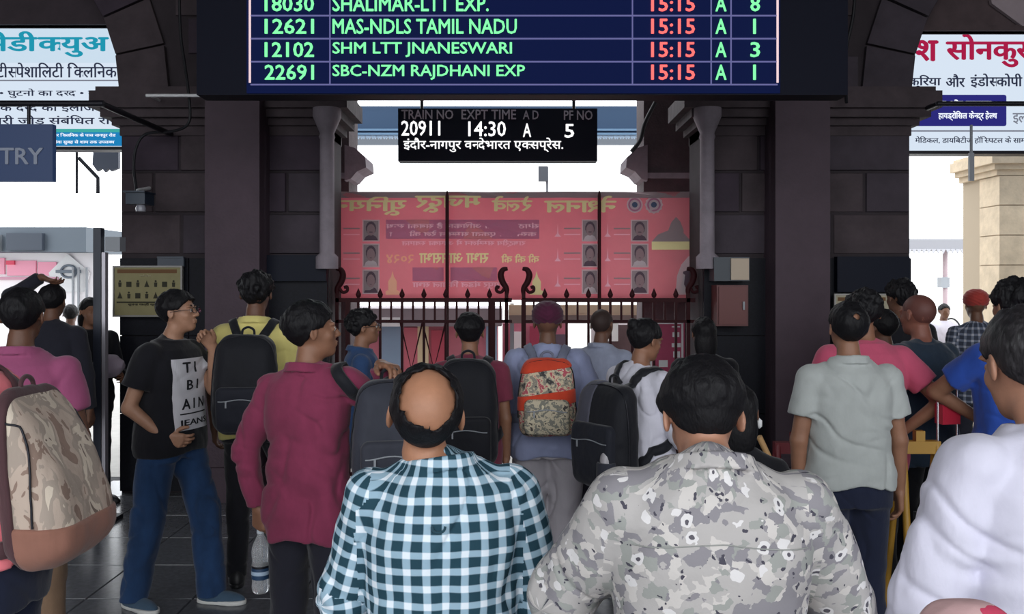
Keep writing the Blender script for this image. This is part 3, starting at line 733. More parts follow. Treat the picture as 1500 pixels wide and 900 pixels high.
# ---------------------------------------------------------------- lit clinic signs in the side arches
def signboard(x0, x1, py0, py1, yy, label, items, stripe=None):
    z1 = at(0, py0, yy).z; z0 = at(0, py1, yy).z; c = (x0+x1)/2; r = empty('clinic_signboard', (c, yy, z0), 0, label, 'signboard')
    mb = MB(); mb.box(x0-c, x1-c, 0, .15, 0, z1-z0); mb.build('light_box', emis('lit sign face', srgb('#dce9f8'), .74), r)
    mb = MB(); 
    for a, b_, e, f_ in ((x0-c-.03, x1-c+.03, -.03, 0), (x0-c-.03, x1-c+.03, z1-z0, z1-z0+.03)): mb.box(a, b_, -.01, .16, e, f_)
    mb.build('frame', M_DARK, r)
    def LL(px, py): p = at(px, py, yy); return p.x-c, p.z-z0
    for it in items:
        k = it[0]
        if k == 'box':
            p = LL(it[1], it[4]); q = LL(it[2], it[3]); mb = MB(); rr = it[6] if len(it) > 6 else 0
            if rr:
                pts = []
                for cx_, cz_, a0 in ((q[0]-rr,q[1]-rr,0),(p[0]+rr,q[1]-rr,90),(p[0]+rr,p[1]+rr,180),(q[0]-rr,p[1]+rr,270)):
                    for t in (0,30,60,90): pts.append((cx_+rr*math.cos(math.radians(a0+t)), cz_+rr*math.sin(math.radians(a0+t))))
                mb.poly(pts, -.003, .004)
            else: mb.box(p[0], q[0], -.003, .001, p[1], q[1])
            mb.build('colour_panel', it[5], r)
        else:
            p = LL(it[2], it[5]); q = LL(it[3], it[4]); text_on('lettering', it[1], p[0], q[0], p[1], q[1], -.007, it[6], r, bold=it[7], ext=.002)
    return r
M_CY = emis('cyan sign print', srgb('#1f93ad'), .8); M_INK = emis('dark ink on lit sign', (.02,.025,.05), 1); M_CRIM = emis('crimson sign print', srgb('#a51c44'), .8)
M_BLUE = emis('blue sign band', srgb('#1f7fb8'), .8); M_TEAL = emis('teal sign band', srgb('#3fa6a0'), .8); M_VIO = emis('violet sign panel', srgb('#2b2a78'), .8)
M_SKYB = emis('pale blue sign band', srgb('#cfe2f2'), .74); M_WS = emis('white sign print', (.85,.9,1), .9); M_LINE = emis('grey sign rule', (.15,.16,.2), 1)
signboard(-7.0, at(172,0,8.3).x+.28, 38, 215, 8.3, 'white lit clinic signboard with cyan Hindi heading above a blue strip', [
    ('box',-140,176,42,92,M_SKYB), ('text','मेडीक्युअ',-20,160,46,84,M_CY,.03), ('text','मल्टीस्पेशालिटी क्लिनिक',-30,172,92,114,M_INK,.012),
    ('box',-140,180,117,119,M_LINE), ('text','• घुटनो का दर्द • कमर',0,166,130,144,M_INK,.012), ('text','• हड्डी के दर्द का इलाज',-60,140,150,165,M_INK,.008),
    ('text','सर्जरी जोड़ संबंधित रोग',-40,176,169,185,M_INK,.012), ('box',-140,180,189,194,M_TEAL), ('box',-140,180,194,214,M_BLUE),
    ('text','फोन नंबर क्लिनिक के पास नागपुर रोड',60,170,195,202,M_WS,.01), ('text','हमारी सेवा सुबह से शाम तक उपलब्ध',60,168,205,212,M_WS,.01)])
signboard(at(1330,0,8.3).x-.2, 7.2, 45, 221, 8.3, 'white lit clinic signboard with crimson Hindi heading above a violet panel', [
    ('text','श',1341,1374,59,90,M_CRIM,.03), ('text','सोनकुसरे',1385,1540,50,99,M_CRIM,.03), ('text','क्रिया',1330,1378,110,130,M_INK,.018), ('text','और',1385,1413,109,128,M_INK,.018), ('text','इंडोस्कोपी',1421,1497,108,129,M_INK,.018),
    ('box',1300,1474,139,185,M_VIO,.02), ('text','हर्निया और पाइल्स',1345,1452,146,155,M_WS,.012), ('text','हायड्रोसिल केन्द्र हेल्थ',1374,1460,163,177,M_WS,.016),
    ('text','इलाज',1483,1520,166,182,M_LINE,.01), ('box',1300,1620,191,193,M_LINE), ('text','मेडिकल, डायबिटीज हॉस्पिटल के सामने, रामदासपेठ',1340,1560,200,211,M_INK,.01)])
# ---------------------------------------------------------------- entry sign on a pipe frame
ye = 6.2; x1 = at(77,0,ye).x; z0 = at(0,266,ye).z; z1 = at(0,182,ye).z
r = empty('entry_sign', (x1-.55, ye, z0), 0, 'dark navy ENTRY sign hanging from a pipe near the clinic board', 'sign')
mb = MB(); mb.box(-.55, .55, 0, .05, 0, z1-z0); mb.build('board', mat('navy sign board', srgb('#18233f'), rough=.5, emit=(.01,.02,.05), es=1), r)
p = at(3,241,ye); q = at(64,217,ye)
text_on('lettering', 'ENTRY', at(-42,0,ye).x-(x1-.55), q.x-(x1-.55), p.z-z0, q.z-z0, -.005, mat('pale grey lettering', srgb('#8e95a6'), rough=.5), r, bold=.02)
for px in (-20, 40):
    mb = MB(); x = at(px,0,ye).x-(x1-.55); mb.tube([(x,.02,z1-z0-.02),(x,.02,at(0,152,ye).z-z0)], .012, 8); mb.build('hanger', M_DARK, r)
mb = MB(); zz = at(0,151,ye).z; mb.tube([(-8.05,ye+.02,zz),(at(150,0,ye).x,ye+.02,zz)], .022, 10); mb.tube([(at(146,0,ye).x,ye+.02,zz),(at(146,0,ye).x,WY-.05,zz)], .022, 10)
tag(mb.build('support_pipe', M_DARK), 'dark horizontal pipe crossing in front of the clinic sign with cyan heading', 'pipe')
mb = MB(); yp = 7.0; zz = at(0,152,yp).z; mb.tube([(at(1372,0,yp).x,yp,zz),(8.05,yp,zz)], .02, 10); mb.tube([(at(1374,0,yp).x,yp,zz),(at(1374,0,yp).x,7.18,zz)], .02, 10)
tag(mb.build('support_pipe', M_DARK), 'thin dark pipe crossing in front of the sign with crimson heading', 'pipe')
# ---------------------------------------------------------------- cables, conduit, camera, boxes
def wire(name, pts, rr, m, label, cat='cable', n=6): mb = MB(); mb.tube(spline(pts, n), rr, 8); return tag(mb.build(name, m), label, cat)
Y = WY-.20
wire('power_cable', [at(262,-60,Y),at(264,40,Y),at(270,90,Y-.05),at(276,135,Y-.12),at(277,178,Y-.14),at(255,192,Y-.08),at(215,196,Y),at(200,215,Y),at(196,245,Y),at(200,280,Y-.05)], .012, M_CABLE, 'black cable drooping down the pier to the security camera')
wire('power_cable', [at(1254,-50,Y),at(1250,20,Y),at(1240,70,Y),at(1238,120,Y),at(1240,150,Y-.1)], .014, M_CABLE, 'black cable running down beside the big board near the crimson sign')
wire('power_cable', [at(960,150,8.6),at(945,180,8.6),at(938,205,8.62),at(925,222,8.6)], .02, M_CABLE, 'short black cable hanging over the corbel beyond the middle arch')
mb = MB(); mb.tube([at(214,140,Y-.18),at(300,140,Y-.18)], .013, 8); mb.tube([at(220,140,Y-.18),at(220,140,Y-.18)+Vector((0,.2,0))], .01, 8)
tag(mb.build('conduit', M_WHITE), 'pale conduit pipe fixed along the top of the impost', 'pipe')
c = at(205, 292, 7.0); r = empty('security_camera', c, 0, 'dark security camera on a white arm bracketed to the pier', 'security camera')
mb = MB(); mb.box(-.075, .075, -.09, .09, -.045, .045); mb.box(-.085, .085, -.12, .10, .045, .055); mb.build('housing', mat('dark camera housing', srgb('#1a2a3a'), rough=.4), r)
mb = MB(); mb.lathe([(.035,-.10),(.04,-.075),(.03,-.045)], 16, (.02,-.03,0)); mb.build('lens_dome', mat('camera dome', srgb('#8a8a92'), rough=.2), r)
mb = MB(); mb.tube([(-.13,.5,.14),(-.10,.2,.09),(-.05,.05,.03)], .016, 8); mb.build('arm', M_WHITE, r)
c = at(333, 124, 7.0); c = Vector((c.x, 7.06, 3.44)); r = empty('junction_box', c, 0, 'small grey control box on top of the pillar under the board', 'junction box')
mb = MB(); mb.box(-.15, .15, 0, .16, 0, .14); mb.build('case', mat('bluish grey case', srgb('#5a6478'), rough=.5), r); mb = MB(); mb.box(-.135, .135, -.008, 0, .012, .128); f_ = mb.build('front_plate', mat('front plate', srgb('#727c8e'), rough=.5), r)
mb = MB(); mb.poly([(-.11,.06),(-.05,.06),(-.05,.10)], -.011, .003); mb.build('mark', M_DARK, f_)
mb = MB(); mb.box(-.145,.145,.02,.30,-.02,0); mb.build('bracket', M_DARK, r)

# ---------------------------------------------------------------- notice board with pictograms
def notice(px0, px1, py0, py1, yy, label, base, pict=True):
    p = at(px0, py1, yy); q = at(px1, py0, yy); c = ((p.x+q.x)/2, yy, p.z); W_ = q.x-p.x; H_ = q.z-p.z
    r = empty('notice_board', c, 0, label, 'notice board')
    mb = MB(); mb.box(-W_/2, W_/2, 0, .02, 0, H_); mb.build('panel', base, r)
    mb = MB(); t = .014
    mb.box(-W_/2-t, W_/2+t, -.012, .02, H_, H_+t); mb.box(-W_/2-t, W_/2+t, -.012, .02, -t, 0); mb.box(-W_/2-t, -W_/2, -.012, .02, 0, H_); mb.box(W_/2, W_/2+t, -.012, .02, 0, H_)
    mb.build('frame', mat('aluminium frame', srgb('#8d8a86'), rough=.4, metal=.3), r)
    ink = mat('dark olive ink', srgb('#2a2816'), rough=.7); br = mat('brown header ink', srgb('#6b4a2a'), rough=.7)
    mb = MB(); mb.box(-W_*.46, W_*.44, -.002, .001, H_*.88, H_*.96); mb.build('header_band', br, r)
    if pict:
        rr = random.Random(3)
        for row in (0, 1):
            for i in range(7):
                cx_ = -W_*.42+i*W_*.135; cz = H_*(.66-.24*row); mb = MB(); k = (i+row*3) % 4; h2 = H_*.07; w2 = W_*(.02 if k in (0,2) else .038)
                if k == 1: mb.poly([(cx_-w2,cz-h2),(cx_+w2,cz-h2),(cx_+w2,cz+h2*.6),(cx_-w2,cz+h2*.6)], -.003, .003)
                elif k == 3: mb.poly([(cx_-w2,cz-h2),(cx_+w2,cz-h2),(cx_+w2*.3,cz+h2*.3),(cx_,cz+h2),(cx_-w2*.3,cz+h2*.3)], -.003, .003)
                else:
                    mb.poly([(cx_-w2,cz-h2),(cx_+w2,cz-h2),(cx_+w2*1.2,cz+h2*.35),(cx_-w2*1.2,cz+h2*.35)], -.003, .003)
                    mb.poly([(cx_+w2*.8*math.cos(t_),cz+h2*.75+w2*.8*math.sin(t_)) for t_ in np.linspace(0,2*PI,9)[:-1]], -.003, .003)
                mb.build('pictogram', ink, r)
        mb = MB(); mb.box(-W_*.47, W_*.40, -.002, .001, H_*.255, H_*.285); mb.build('rule', ink, r)
        text_on('lettering', 'सूचना यात्री कृपया ध्यान दें', -W_*.3, W_*.4, H_*.19, H_*.26, -.003, ink, r, bold=.02)
        text_on('lettering', 'यात्री सुविधा', -W_*.12, W_*.05, H_*.80, H_*.85, -.003, mat('pale print', srgb('#a8a080'), rough=.7), r, bold=.02)
    return r
notice(168, 265, 392, 462, 7.42, 'yellowish notice board of small pictograms behind the man in black tee', mat('yellowed notice sheet', srgb('#8c845c'), rough=.6, var=.12, vscale=5))
notice(1224, 1302, 433, 500, 7.42, 'pale notice board on the pier behind the grey shirt man', mat('pale notice sheet', srgb('#a8a088'), rough=.6, var=.12, vscale=5), True)
mb = MB(); p = at(248,382,7.44); mb.box(-.1,.12,0,.03,-.05,.03); mb.box(-.1,.12,-.01,.0,.02,.035); tag(mb.build('name_plate', mat('dull blue plate', srgb('#3c4450'), rough=.4), None, p), 'dull slate name plate above the pictogram notice board', 'plate')
# wall recess panels and the switch box
mb = MB(); a_ = at(382,412,7.44); b_ = at(478,374,7.44); mb.box(a_.x,b_.x,7.43,7.503,a_.z,b_.z); o = tag(mb.build('display_panel', mat('unlit navy screen', srgb('#0b1020'), rough=.5, spec=.15)), 'dark navy panel on the pier behind the tall man in yellow', 'panel')
mb = MB(); a_ = at(1226,428,7.44); b_ = at(1332,376,7.44); mb.box(a_.x,b_.x,7.43,7.503,a_.z,b_.z); tag(mb.build('display_panel', mat('unlit navy screen', srgb('#0b1020'), rough=.5, spec=.15)), 'dark navy panel above the pale notice on the pier', 'panel')
p = at(1046,412,7.3); q = at(1098,377,7.3); r = empty('switch_box', ((p.x+q.x)/2, 7.3, p.z), 0, 'grey switch box with a beige cover beside the gate', 'switch box')
W_ = q.x-p.x; H_ = q.z-p.z; mb = MB(); mb.box(-W_/2,W_/2,0,.20,0,H_); mb.build('case', mat('slate case', srgb('#3a4048'), rough=.5), r); mb = MB(); mb.box(-.01,W_/2-.01,-.02,0,.01,H_-.01); mb.build('cover', mat('beige cover', srgb('#b9a894'), rough=.6), r)
p = at(1050,478,7.3); q = at(1096,418,7.3); r = empty('fire_hose_box', ((p.x+q.x)/2, 7.3, p.z), 0, 'dull red hose box below the switch box beside the gate', 'hose box')
W_ = q.x-p.x; H_ = q.z-p.z; mb = MB(); mb.box(-W_/2,W_/2,0,.20,0,H_); mb.build('case', mat('dull red case', srgb('#5a2a2a'), rough=.5), r); mb = MB(); mb.box(-W_/2+.015,W_/2-.015,-.012,0,.015,H_-.015); f_ = mb.build('door', mat('dull red door', srgb('#63302e'), rough=.5), r)
mb = MB(); mb.box(W_/2-.05,W_/2-.035,-.03,-.012,H_*.4,H_*.6); mb.build('handle', M_GREY, f_)

# ---------------------------------------------------------------- gate of maroon iron
yg = 7.72
def gate(px0, px1, label, side):
    X = lambda p: at(p, 0, yg).x; Z = lambda p: at(0, p, yg).z; c = (X(px0)+X(px1))/2
    r = empty('iron_gate', (c, yg, 0), 0, label, 'gate', 'maroon iron gate leaves of the middle arch')
    def bar(nm, a, z0, z1, rad=.011, sq=True, yy=0, par=None):
        mb = MB()
        if sq: mb.box(X(a)-c-rad, X(a)-c+rad, yy-rad, yy+rad, z0, z1)
        else: mb.tube([(X(a)-c,yy,z0),(X(a)-c,yy,z1)], rad, 8)
        return mb.build(nm, M_MAROON, par or r)
    zt_, zl, zc = Z(440), Z(471), Z(500)
    i0, i1 = (px0+14, px1-28) if side < 0 else (px0+2, px1-14)
    for nm, z, hh in (('top_rail', zt_, .018), ('middle_rail', zl, .013), ('lower_rail', .32, .016), ('bottom_rail', .12, .016)):
        mb = MB(); mb.box(X(px0+2)-c, X(px1-2)-c, -.016, .016, z-hh, z+hh); mb.build(nm, M_MAROON, r)
    sp = [px0+35+32*k for k in range(20) if px0+35+32*k < px1-8]
    for p in sp:
        b_ = bar('spear_bar', p, .1, zt_+.05, .011)
        mb = MB(); mb.lathe([(.006,0),(.02,.012),(.024,.03),(.014,.055),(.001,.085)], 10, (X(p)-c, 0, zt_+.02)); mb.build('spearhead', M_MAROON, b_)
        if p+16 < px1-10: bar('short_bar', p+16, zl, zt_, .009)
    bar('short_bar', px0+19, zl, zt_, .009)
    for p in ((px0+20, px1-30) if side < 0 else (px0+4,)): bar('inner_stile', p, .1, zt_+.01, .02)
    for p, s in ((px0+4, 1), (px1-10, -1) if side < 0 else (px1-12, 1)):
        st = bar('stile', p, .0, zt_+.06, .016); x = X(p)-c; mb = MB()
        if side > 0 and p < px0+9: s = 1
        sgn = s
        pts = [(x,0,zt_+.04),(x-sgn*.0,0,zt_+.10),(x+sgn*.035,0,zt_+.16),(x+sgn*.05,0,zt_+.22),(x+sgn*.03,0,zt_+.265),(x-sgn*.01,0,zt_+.275)]
        mb.tube(spline(pts, 6), [.016+.012*math.sin(PI*i/30) for i in range(31)], 8); mb.build('scroll', M_MAROON, st)
        pts = [(x+sgn*.01,0,zt_+.12),(x+sgn*.045,0,zt_+.07),(x+sgn*.085,0,zt_+.08),(x+sgn*.085,0,zt_+.115),(x+sgn*.06,0,zt_+.11)]
        mb = MB(); mb.tube(spline(pts, 6), .014, 8); mb.build('scroll', M_MAROON, st)
    # collapsible lattice in the lower half
    if side < 0:
        nx = [px0+97, px0+129, px0+163]; z1 = zl-.01; z0 = Z(541)
        for k in range(3):
            zz1 = z1-(z1-z0)*k; zz0 = z1-(z1-z0)*(k+1)
            for a, b in zip(nx[:-1], nx[1:]):
                m_ = (a+b)/2; mm = MB()
                mm.tube([(X(a)-c,-.018,zz1),(X(m_)-c,-.018,zz0),(X(b)-c,-.018,zz1)], .009, 6); mm.build('lattice_bar', M_MAROON, r)
    return r
gate(490, 752, 'maroon iron gate leaf with spear tips and lattice, nearer the yellow shirt man', -1)
gate(763, 1020, 'maroon iron gate leaf with spear tips behind the turbaned man', 1)
# ---------------------------------------------------------------- red banner seen from its reverse
yb = 8.17; X = lambda p: at(p, 0, yb).x; Z = lambda p: at(0, p, yb).z
bx = (X(481)+X(1022))/2; bz = Z(440)
bn = empty('union_banner', (bx, yb, bz), 0, 'wide red printed banner with portraits hung behind the gate', 'banner')
def wav(x, z): return .012*math.sin(x*5.3+z*2)+.007*math.sin(x*13+z*5)
def BL(px, py): return X(px)-bx, Z(py)-bz
mb = MB(); nx, nz = 60, 14; x0, x1 = X(481)-bx, X(1022)-bx; zt_ = Z(281)-bz; vs = []; fs = []
for s in (0, .004):
    for j in range(nz+1):
        for i in range(nx+1):
            x = x0+(x1-x0)*i/nx; z = zt_*j/nz; vs.append((x, wav(x, z)+s, z))
W1 = (nx+1)*(nz+1)
for j in range(nz):
    for i in range(nx): a = j*(nx+1)+i; fs += [(a, a+1, a+nx+2, a+nx+1), (a+W1, a+nx+1+W1, a+nx+2+W1, a+1+W1)]
for i in range(nx): fs += [(i, i+W1, i+1+W1, i+1)]; b_ = nz*(nx+1)+i; fs += [(b_, b_+1, b_+1+W1, b_+W1)]
mb.add(vs, fs, 0, True)
M_BAN = mat('red banner vinyl', srgb('#e09aa0'), rough=.6, var=.10, vscale=2.2); M_BAN.node_tree.nodes['Principled BSDF'].inputs['Subsurface Weight'].default_value = 0
def translucent(m, col, f):
    nt = m.node_tree; p = nt.nodes['Principled BSDF']; o = [n for n in nt.nodes if n.type == 'OUTPUT_MATERIAL'][0]
    t = nt.nodes.new('ShaderNodeBsdfTranslucent'); t.inputs[0].default_value = (*col, 1); mx = nt.nodes.new('ShaderNodeMixShader'); mx.inputs[0].default_value = f
    nt.links.new(p.outputs[0], mx.inputs[1]); nt.links.new(t.outputs[0], mx.inputs[2]); nt.links.new(mx.outputs[0], o.inputs[0])
translucent(M_BAN, srgb('#ec94a4'), .45)
mb.build('banner_cloth', M_BAN, bn)
def tr(name, h, f=.4): m = mat(name, srgb(h), rough=.6); translucent(m, srgb(h), f); return m
M_BY = mat('banner yellow print', srgb('#f4e2a4'), rough=.6); M_BP = mat('banner pink print', srgb('#f8b8c8'), rough=.6); M_BG = tr('banner grey edge', '#b8a4a8'); M_BV = tr('banner violet print', '#e0a0c0', .6); M_BW = tr('banner pale print', '#f0e0e4', .5)
M_BK = tr('banner dark print', '#6a5060', .35); M_BO = mat('banner orange print', srgb('#f8b090'), rough=.6); M_BS = tr('banner skin print', '#b8959a')
off = lambda W: np.stack([W[:,0], W[:,1]+.012*np.sin(W[:,0]*5.3+W[:,2]*2)+.007*np.sin(W[:,0]*13+W[:,2]*5), W[:,2]], 1)
def shape(nm, polys, yoff=-.004, par=bn, th=.002):
    mb = MB(); ms = []
    for pts, m in polys:
        if m not in ms: ms.append(m)
        n0 = len(mb.v); mb.poly([(p[0], p[1]) for p in pts], yoff, th, ms.index(m)); yoff -= .0012
    mb.v = [(x, y_+wav(x, z), z) for x, y_, z in mb.v]
    return mb.build(nm, ms, par)
def rect(px0, px1, py0, py1):
    a, b = BL(px0, py1), BL(px1, py0); n = max(1, int((b[0]-a[0])/.12)); xs = [a[0]+(b[0]-a[0])*i/n for i in range(n+1)]
    return [(x, a[1]) for x in xs]+[(x, b[1]) for x in xs[::-1]]
def bt(s, px0, px1, py0, py1, m, bold=.02, mirror=True):
    a, b = BL(px0, py1), BL(px1, py0); text_on('lettering', s, a[0], b[0], a[1], b[1], -.008, m, bn, bold=bold, ext=.0008, mirror=mirror, vt=off)
for k in range(5): shape('border', [(rect(481+k*108.2, 481+(k+1)*108.2, 281, 290), M_BG)])
bt('नेशनल', 797, 903, 287, 312, M_BY, .035); bt('रेल्वे', 720, 780, 287, 310, M_BY, .035); bt('मजदूर', 608, 705, 287, 312, M_BY, .035); bt('यूनियन', 484, 596, 287, 316, M_BY, .035)
for px0, px1, py0, py1 in ((565,655,322,350),(655,790,322,350),(604,650,392,412),(660,728,392,412)): shape('tint_panel', [(rect(px0, px1, py0, py1), M_BV)])
bt('संगठन हमारा अधिकार है सबका साथ', 565, 790, 326, 336, M_BP); bt('कर्मचारी एकता सम्मान रेल की शान', 570, 786, 338, 348, M_BP); bt('राष्ट्रीय सम्मेलन में आपका स्वागत', 588, 770, 351, 362, M_BP, .03)
bt('की की की', 734, 790, 372, 385, M_BY, .03); bt('सभा आमसभा', 614, 716, 371, 386, M_BY, .03); bt('२०२४', 566, 606, 373, 386, M_BO, .03); bt('नागपुर मंडल विशाल सभा', 604, 745, 411, 424, M_BP, .03)
def portrait(px0, px1, py0, py1, seed):
    a, b = BL(px0, py1), BL(px1, py0); cx_ = (a[0]+b[0])/2; w_ = b[0]-a[0]; h_ = b[1]-a[1]; cz = a[1]+h_*.55
    E_ = lambda sx, sz, dx, dz, t0=0, t1=2*PI, n=14: [(cx_+dx*w_+sx*w_*math.cos(t), cz+dz*h_+sz*h_*math.sin(t)) for t in np.linspace(t0, t1, n)[:(-1 if t1-t0 > 6 else None)]]
    polys = [(rect(px0, px1, py0, py1), M_BW), ([(a[0]+w_*.07,a[1]+h_*.05),(b[0]-w_*.07,a[1]+h_*.05),(b[0]-w_*.07,b[1]-h_*.05),(a[0]+w_*.07,b[1]-h_*.05)], M_BG),
             ([(cx_-w_*.4,a[1]+h_*.05),(cx_+w_*.4,a[1]+h_*.05),(cx_+w_*.3,a[1]+h_*.22),(cx_+w_*.1,a[1]+h_*.3),(cx_-w_*.1,a[1]+h_*.3),(cx_-w_*.3,a[1]+h_*.22)], M_BW if seed % 2 else M_BK),
             (E_(.30,.31,0,.06), M_BK), (E_(.24,.27,0,-.02), M_BS), (E_(.12,.02,0,-.12), M_BK) if seed % 3 == 0 else (E_(.07,.012,0,-.15), M_BK)]
    shape('portrait', polys, -.005)
sd = 0
for px in ((531,556),(852,876),(924,950)):
    for py in ((322,354),(357,392),(395,431)): portrait(px[0], px[1], py[0], py[1], sd); sd += 1
rr = random.Random(9)
for px in (489, 812, 885):
    for py in (335, 371, 408):
        a = BL(px, py+12); b = BL(px+10, py-8); cx_ = (a[0]+b[0])/2
        shape('lamp_motif', [([(a[0],a[1]),(b[0],a[1]),(cx_+.006,a[1]+.03),(cx_,b[1]),(cx_-.006,a[1]+.03)], M_BO if px < 600 else M_BP)])
        shape('caption_line', [(rect(px+14, px+38, py-1, py+1), M_BG)]); shape('caption_line', [(rect(px+14, px+38, py+8, py+9.5), M_BP)])
for cx0 in (575, 786):      # small domed monument print
    a = BL(cx0-10, 432); b = BL(cx0+10, 397); c_ = (a[0]+b[0])/2; w_ = b[0]-a[0]; h_ = b[1]-a[1]
    shape('monument_motif', [([(a[0],a[1]),(b[0],a[1]),(b[0],a[1]+h_*.15),(c_+w_*.3,a[1]+h_*.2),(c_+w_*.32,a[1]+h_*.55),(c_+w_*.1,a[1]+h_*.75),(c_,b[1]),(c_-w_*.1,a[1]+h_*.75),(c_-w_*.32,a[1]+h_*.55),(c_-w_*.3,a[1]+h_*.2),(a[0],a[1]+h_*.15)], M_BO if cx0 < 600 else M_BY)])
a = BL(955, 354); b = BL(1012, 318); c_ = BL(990,0)[0]; h_ = b[1]-a[1]
shape('building_motif', [([(a[0],a[1]),(b[0],a[1]),(b[0]-.07,a[1]+h_*.35),(c_+.07,a[1]+h_*.45),(c_+.04,a[1]+h_*.8),(c_,b[1]),(c_-.04,a[1]+h_*.8),(c_-.07,a[1]+h_*.45),(a[0]+.06,a[1]+h_*.3)], M_BG)])
shape('building_motif', [(rect(955, 1012, 354, 366), M_BY)])
shape('figure_motif', [([BL(990,432),BL(1018,432),BL(1018,372),BL(1008,376),BL(998,388),BL(992,405)], M_BW), ([BL(998,428),BL(1012,428),BL(1010,395),BL(1001,398)], M_BK)])
for cx0, m in ((930, M_BW), (958, M_BW)):
    c_ = BL(cx0, 300); R_ = BL(cx0+12, 300)[0]-c_[0]
    circ = lambda q, cc=c_, n=16: [(cc[0]+q*math.cos(t), cc[1]+q*math.sin(t)) for t in np.linspace(0, 2*PI, n+1)[:-1]]
    if cx0 > 940: gear = [(c_[0]+R_*(1.0 if k % 2 else 1.12)*math.cos(2*PI*k/24), c_[1]+R_*(1.0 if k % 2 else 1.12)*math.sin(2*PI*k/24)) for k in range(24)]
    else: gear = circ(R_)
    shape('round_emblem', [(gear, M_BW), (circ(R_*.82), M_BV), (circ(R_*.62), M_BW), (circ(R_*.35), tr('emblem blue', '#5a6a8c'))])
for nm, p in (('a', 655), ('b', 878)):
    yy = 8.06; x = at(p,0,yy).x; mb = MB(); mb.tube([(x,yy,0),(x,yy,at(0,287,yy).z)], .016, 8)
    mb.lathe([(.016,0),(.012,.02),(.001,.06)], 8, (x,yy,at(0,287,yy).z))
    tag(mb.build('banner_pole', M_MAROON), 'thin maroon pole carrying the banner, nearer the %s' % ('yellow shirt man' if p < 700 else 'round emblems'), 'pole')
for s, p in ((1, 482), (-1, 1021)):
    x = at(p,0,yb).x; mb = MB(); mb.tube([(x,yb+.02,0),(x,yb+.02,Z(279))], .022, 8); tag(mb.build('banner_post', M_MAROON if s < 0 else M_PALE), 'upright post at the banner end beside the %s' % ('portraits in one column' if s > 0 else 'printed domed building'), 'post')
# table edge / counters beyond the gate
yk = 10.6; X = lambda p: at(p,0,yk).x; Z = lambda p: at(0,p,yk).z
def flatbox(nm, px0, px1, py0, py1, yy, dep, m, label, cat, group=None, base=None):
    a = at(px0,py1,yy); b = at(px1,py0,yy); mb = MB(); mb.box(a.x,b.x,yy,yy+dep,a.z if base is None else base,b.z); return tag(mb.build(nm, m), label, cat, group)
r = empty('platform_kiosk', (at(620,0,10.6).x, 10.6, 0), 0, 'pink kiosk counter with grey fascia seen through the lattice gate', 'kiosk')
def kb(nm, px0, px1, py0, py1, dy, dep, m, par=None, yy=10.6):
    par = par or r; a = at(px0,py1,yy); b = at(px1,py0,yy); c0 = r.location; mb = MB(); mb.box(a.x-c0.x,b.x-c0.x,dy,dy+dep,a.z,b.z); return mb.build(nm, m, par)
mb = MB(); mb.box(at(500,0,10.6).x-r.location.x, at(728,0,10.6).x-r.location.x, 0, .9, 0, at(0,478,10.6).z); mb.build('body', mat('pink kiosk paint', srgb('#c0707e'), rough=.6, var=.1), r)
kb('fascia', 495, 1000 if False else 735, 452, 478, -.08, 1.1, mat('grey fascia', srgb('#8d8288'), rough=.6))
kb('poster', 558, 588, 478, 540, -.03, .04, mat('blue poster', srgb('#8aa0b8'), rough=.5)); kb('poster', 560, 587, 465, 478, -.1, .04, M_WHITE); kb('poster', 592, 612, 480, 540, -.03, .04, mat('rose poster', srgb('#c86a78'), rough=.5))
kb('poster', 612, 628, 478, 540, -.03, .04, mat('cream poster', srgb('#d8c4a0'), rough=.5)); kb('poster', 632, 652, 484, 540, -.03, .04, mat('red poster', srgb('#b84a5c'), rough=.5)); kb('poster', 712, 728, 470, 540, -.03, .04, mat('blue poster', srgb('#8aa0b8'), rough=.5))
r = empty('low_barrier', (at(870,0,10.6).x, 10.6, 0), 0, 'cream and grey barrier board beyond the gate behind the turbaned man', 'barrier')
kb('board', 745, 1010, 447, 462, 0, .1, mat('cream board', srgb('#c9b49a'), rough=.6)); kb('lower_board', 745, 1012, 462, 474, -.02, .1, mat('taupe board', srgb('#7c6c68'), rough=.6))
for p in (750, 1006): kb('post', p-3, p+3, 445, 633.3, .1, .06, M_GREY)
r = empty('platform_kiosk', (at(780,0,11.2).x, 11.2, 0), 0, 'low pink and white kiosk counter beyond the gate between its two leaves', 'kiosk')
def k2(nm, px0, px1, py0, py1, dy, dep, m):
    a = at(px0,py1,11.2); b = at(px1,py0,11.2); mb = MB(); mb.box(a.x-r.location.x,b.x-r.location.x,dy,dy+dep,max(0,a.z),b.z); return mb.build(nm, m, r)
k2('body', 736, 832, 474, 700, 0, .6, mat('rose kiosk paint', srgb('#b8687c'), rough=.6, var=.1)); k2('poster', 748, 770, 486, 540, -.03, .03, M_WHITE); k2('poster', 776, 800, 478, 520, -.03, .03, mat('crimson poster', srgb('#98304c'), rough=.5))
k2('poster', 806, 828, 490, 560, -.03, .03, mat('dusk poster', srgb('#584858'), rough=.5)); k2('side_body', 872, 950, 476, 700, 0, .6, mat('umber kiosk paint', srgb('#5a4448'), rough=.6, var=.2)); k2('poster', 890, 905, 470, 500, -.03, .03, M_WHITE)
r = empty('pink_poster_stand', (at(975,0,8.35).x, 8.35, 0), 0, 'pink poster stand beyond the gate beside the person in white kurta', 'poster stand')
M_PK = mat('magenta poster', srgb('#a83a5e'), rough=.5); kb('panel', 950, 1003, 470, 560, 0, .03, M_PK, r, 8.35)
for a_, b_, c0_, d0 in ((953,1000,473,475),(984,996,478,480),(985,995,487,494),(984,997,503,509),(986,996,515,524),(965,978,528,538),(998,1001,472,556),(952,955,472,556)): kb('print', a_, b_, c0_, d0, -.004, .004, M_WHITE, r, 8.35)
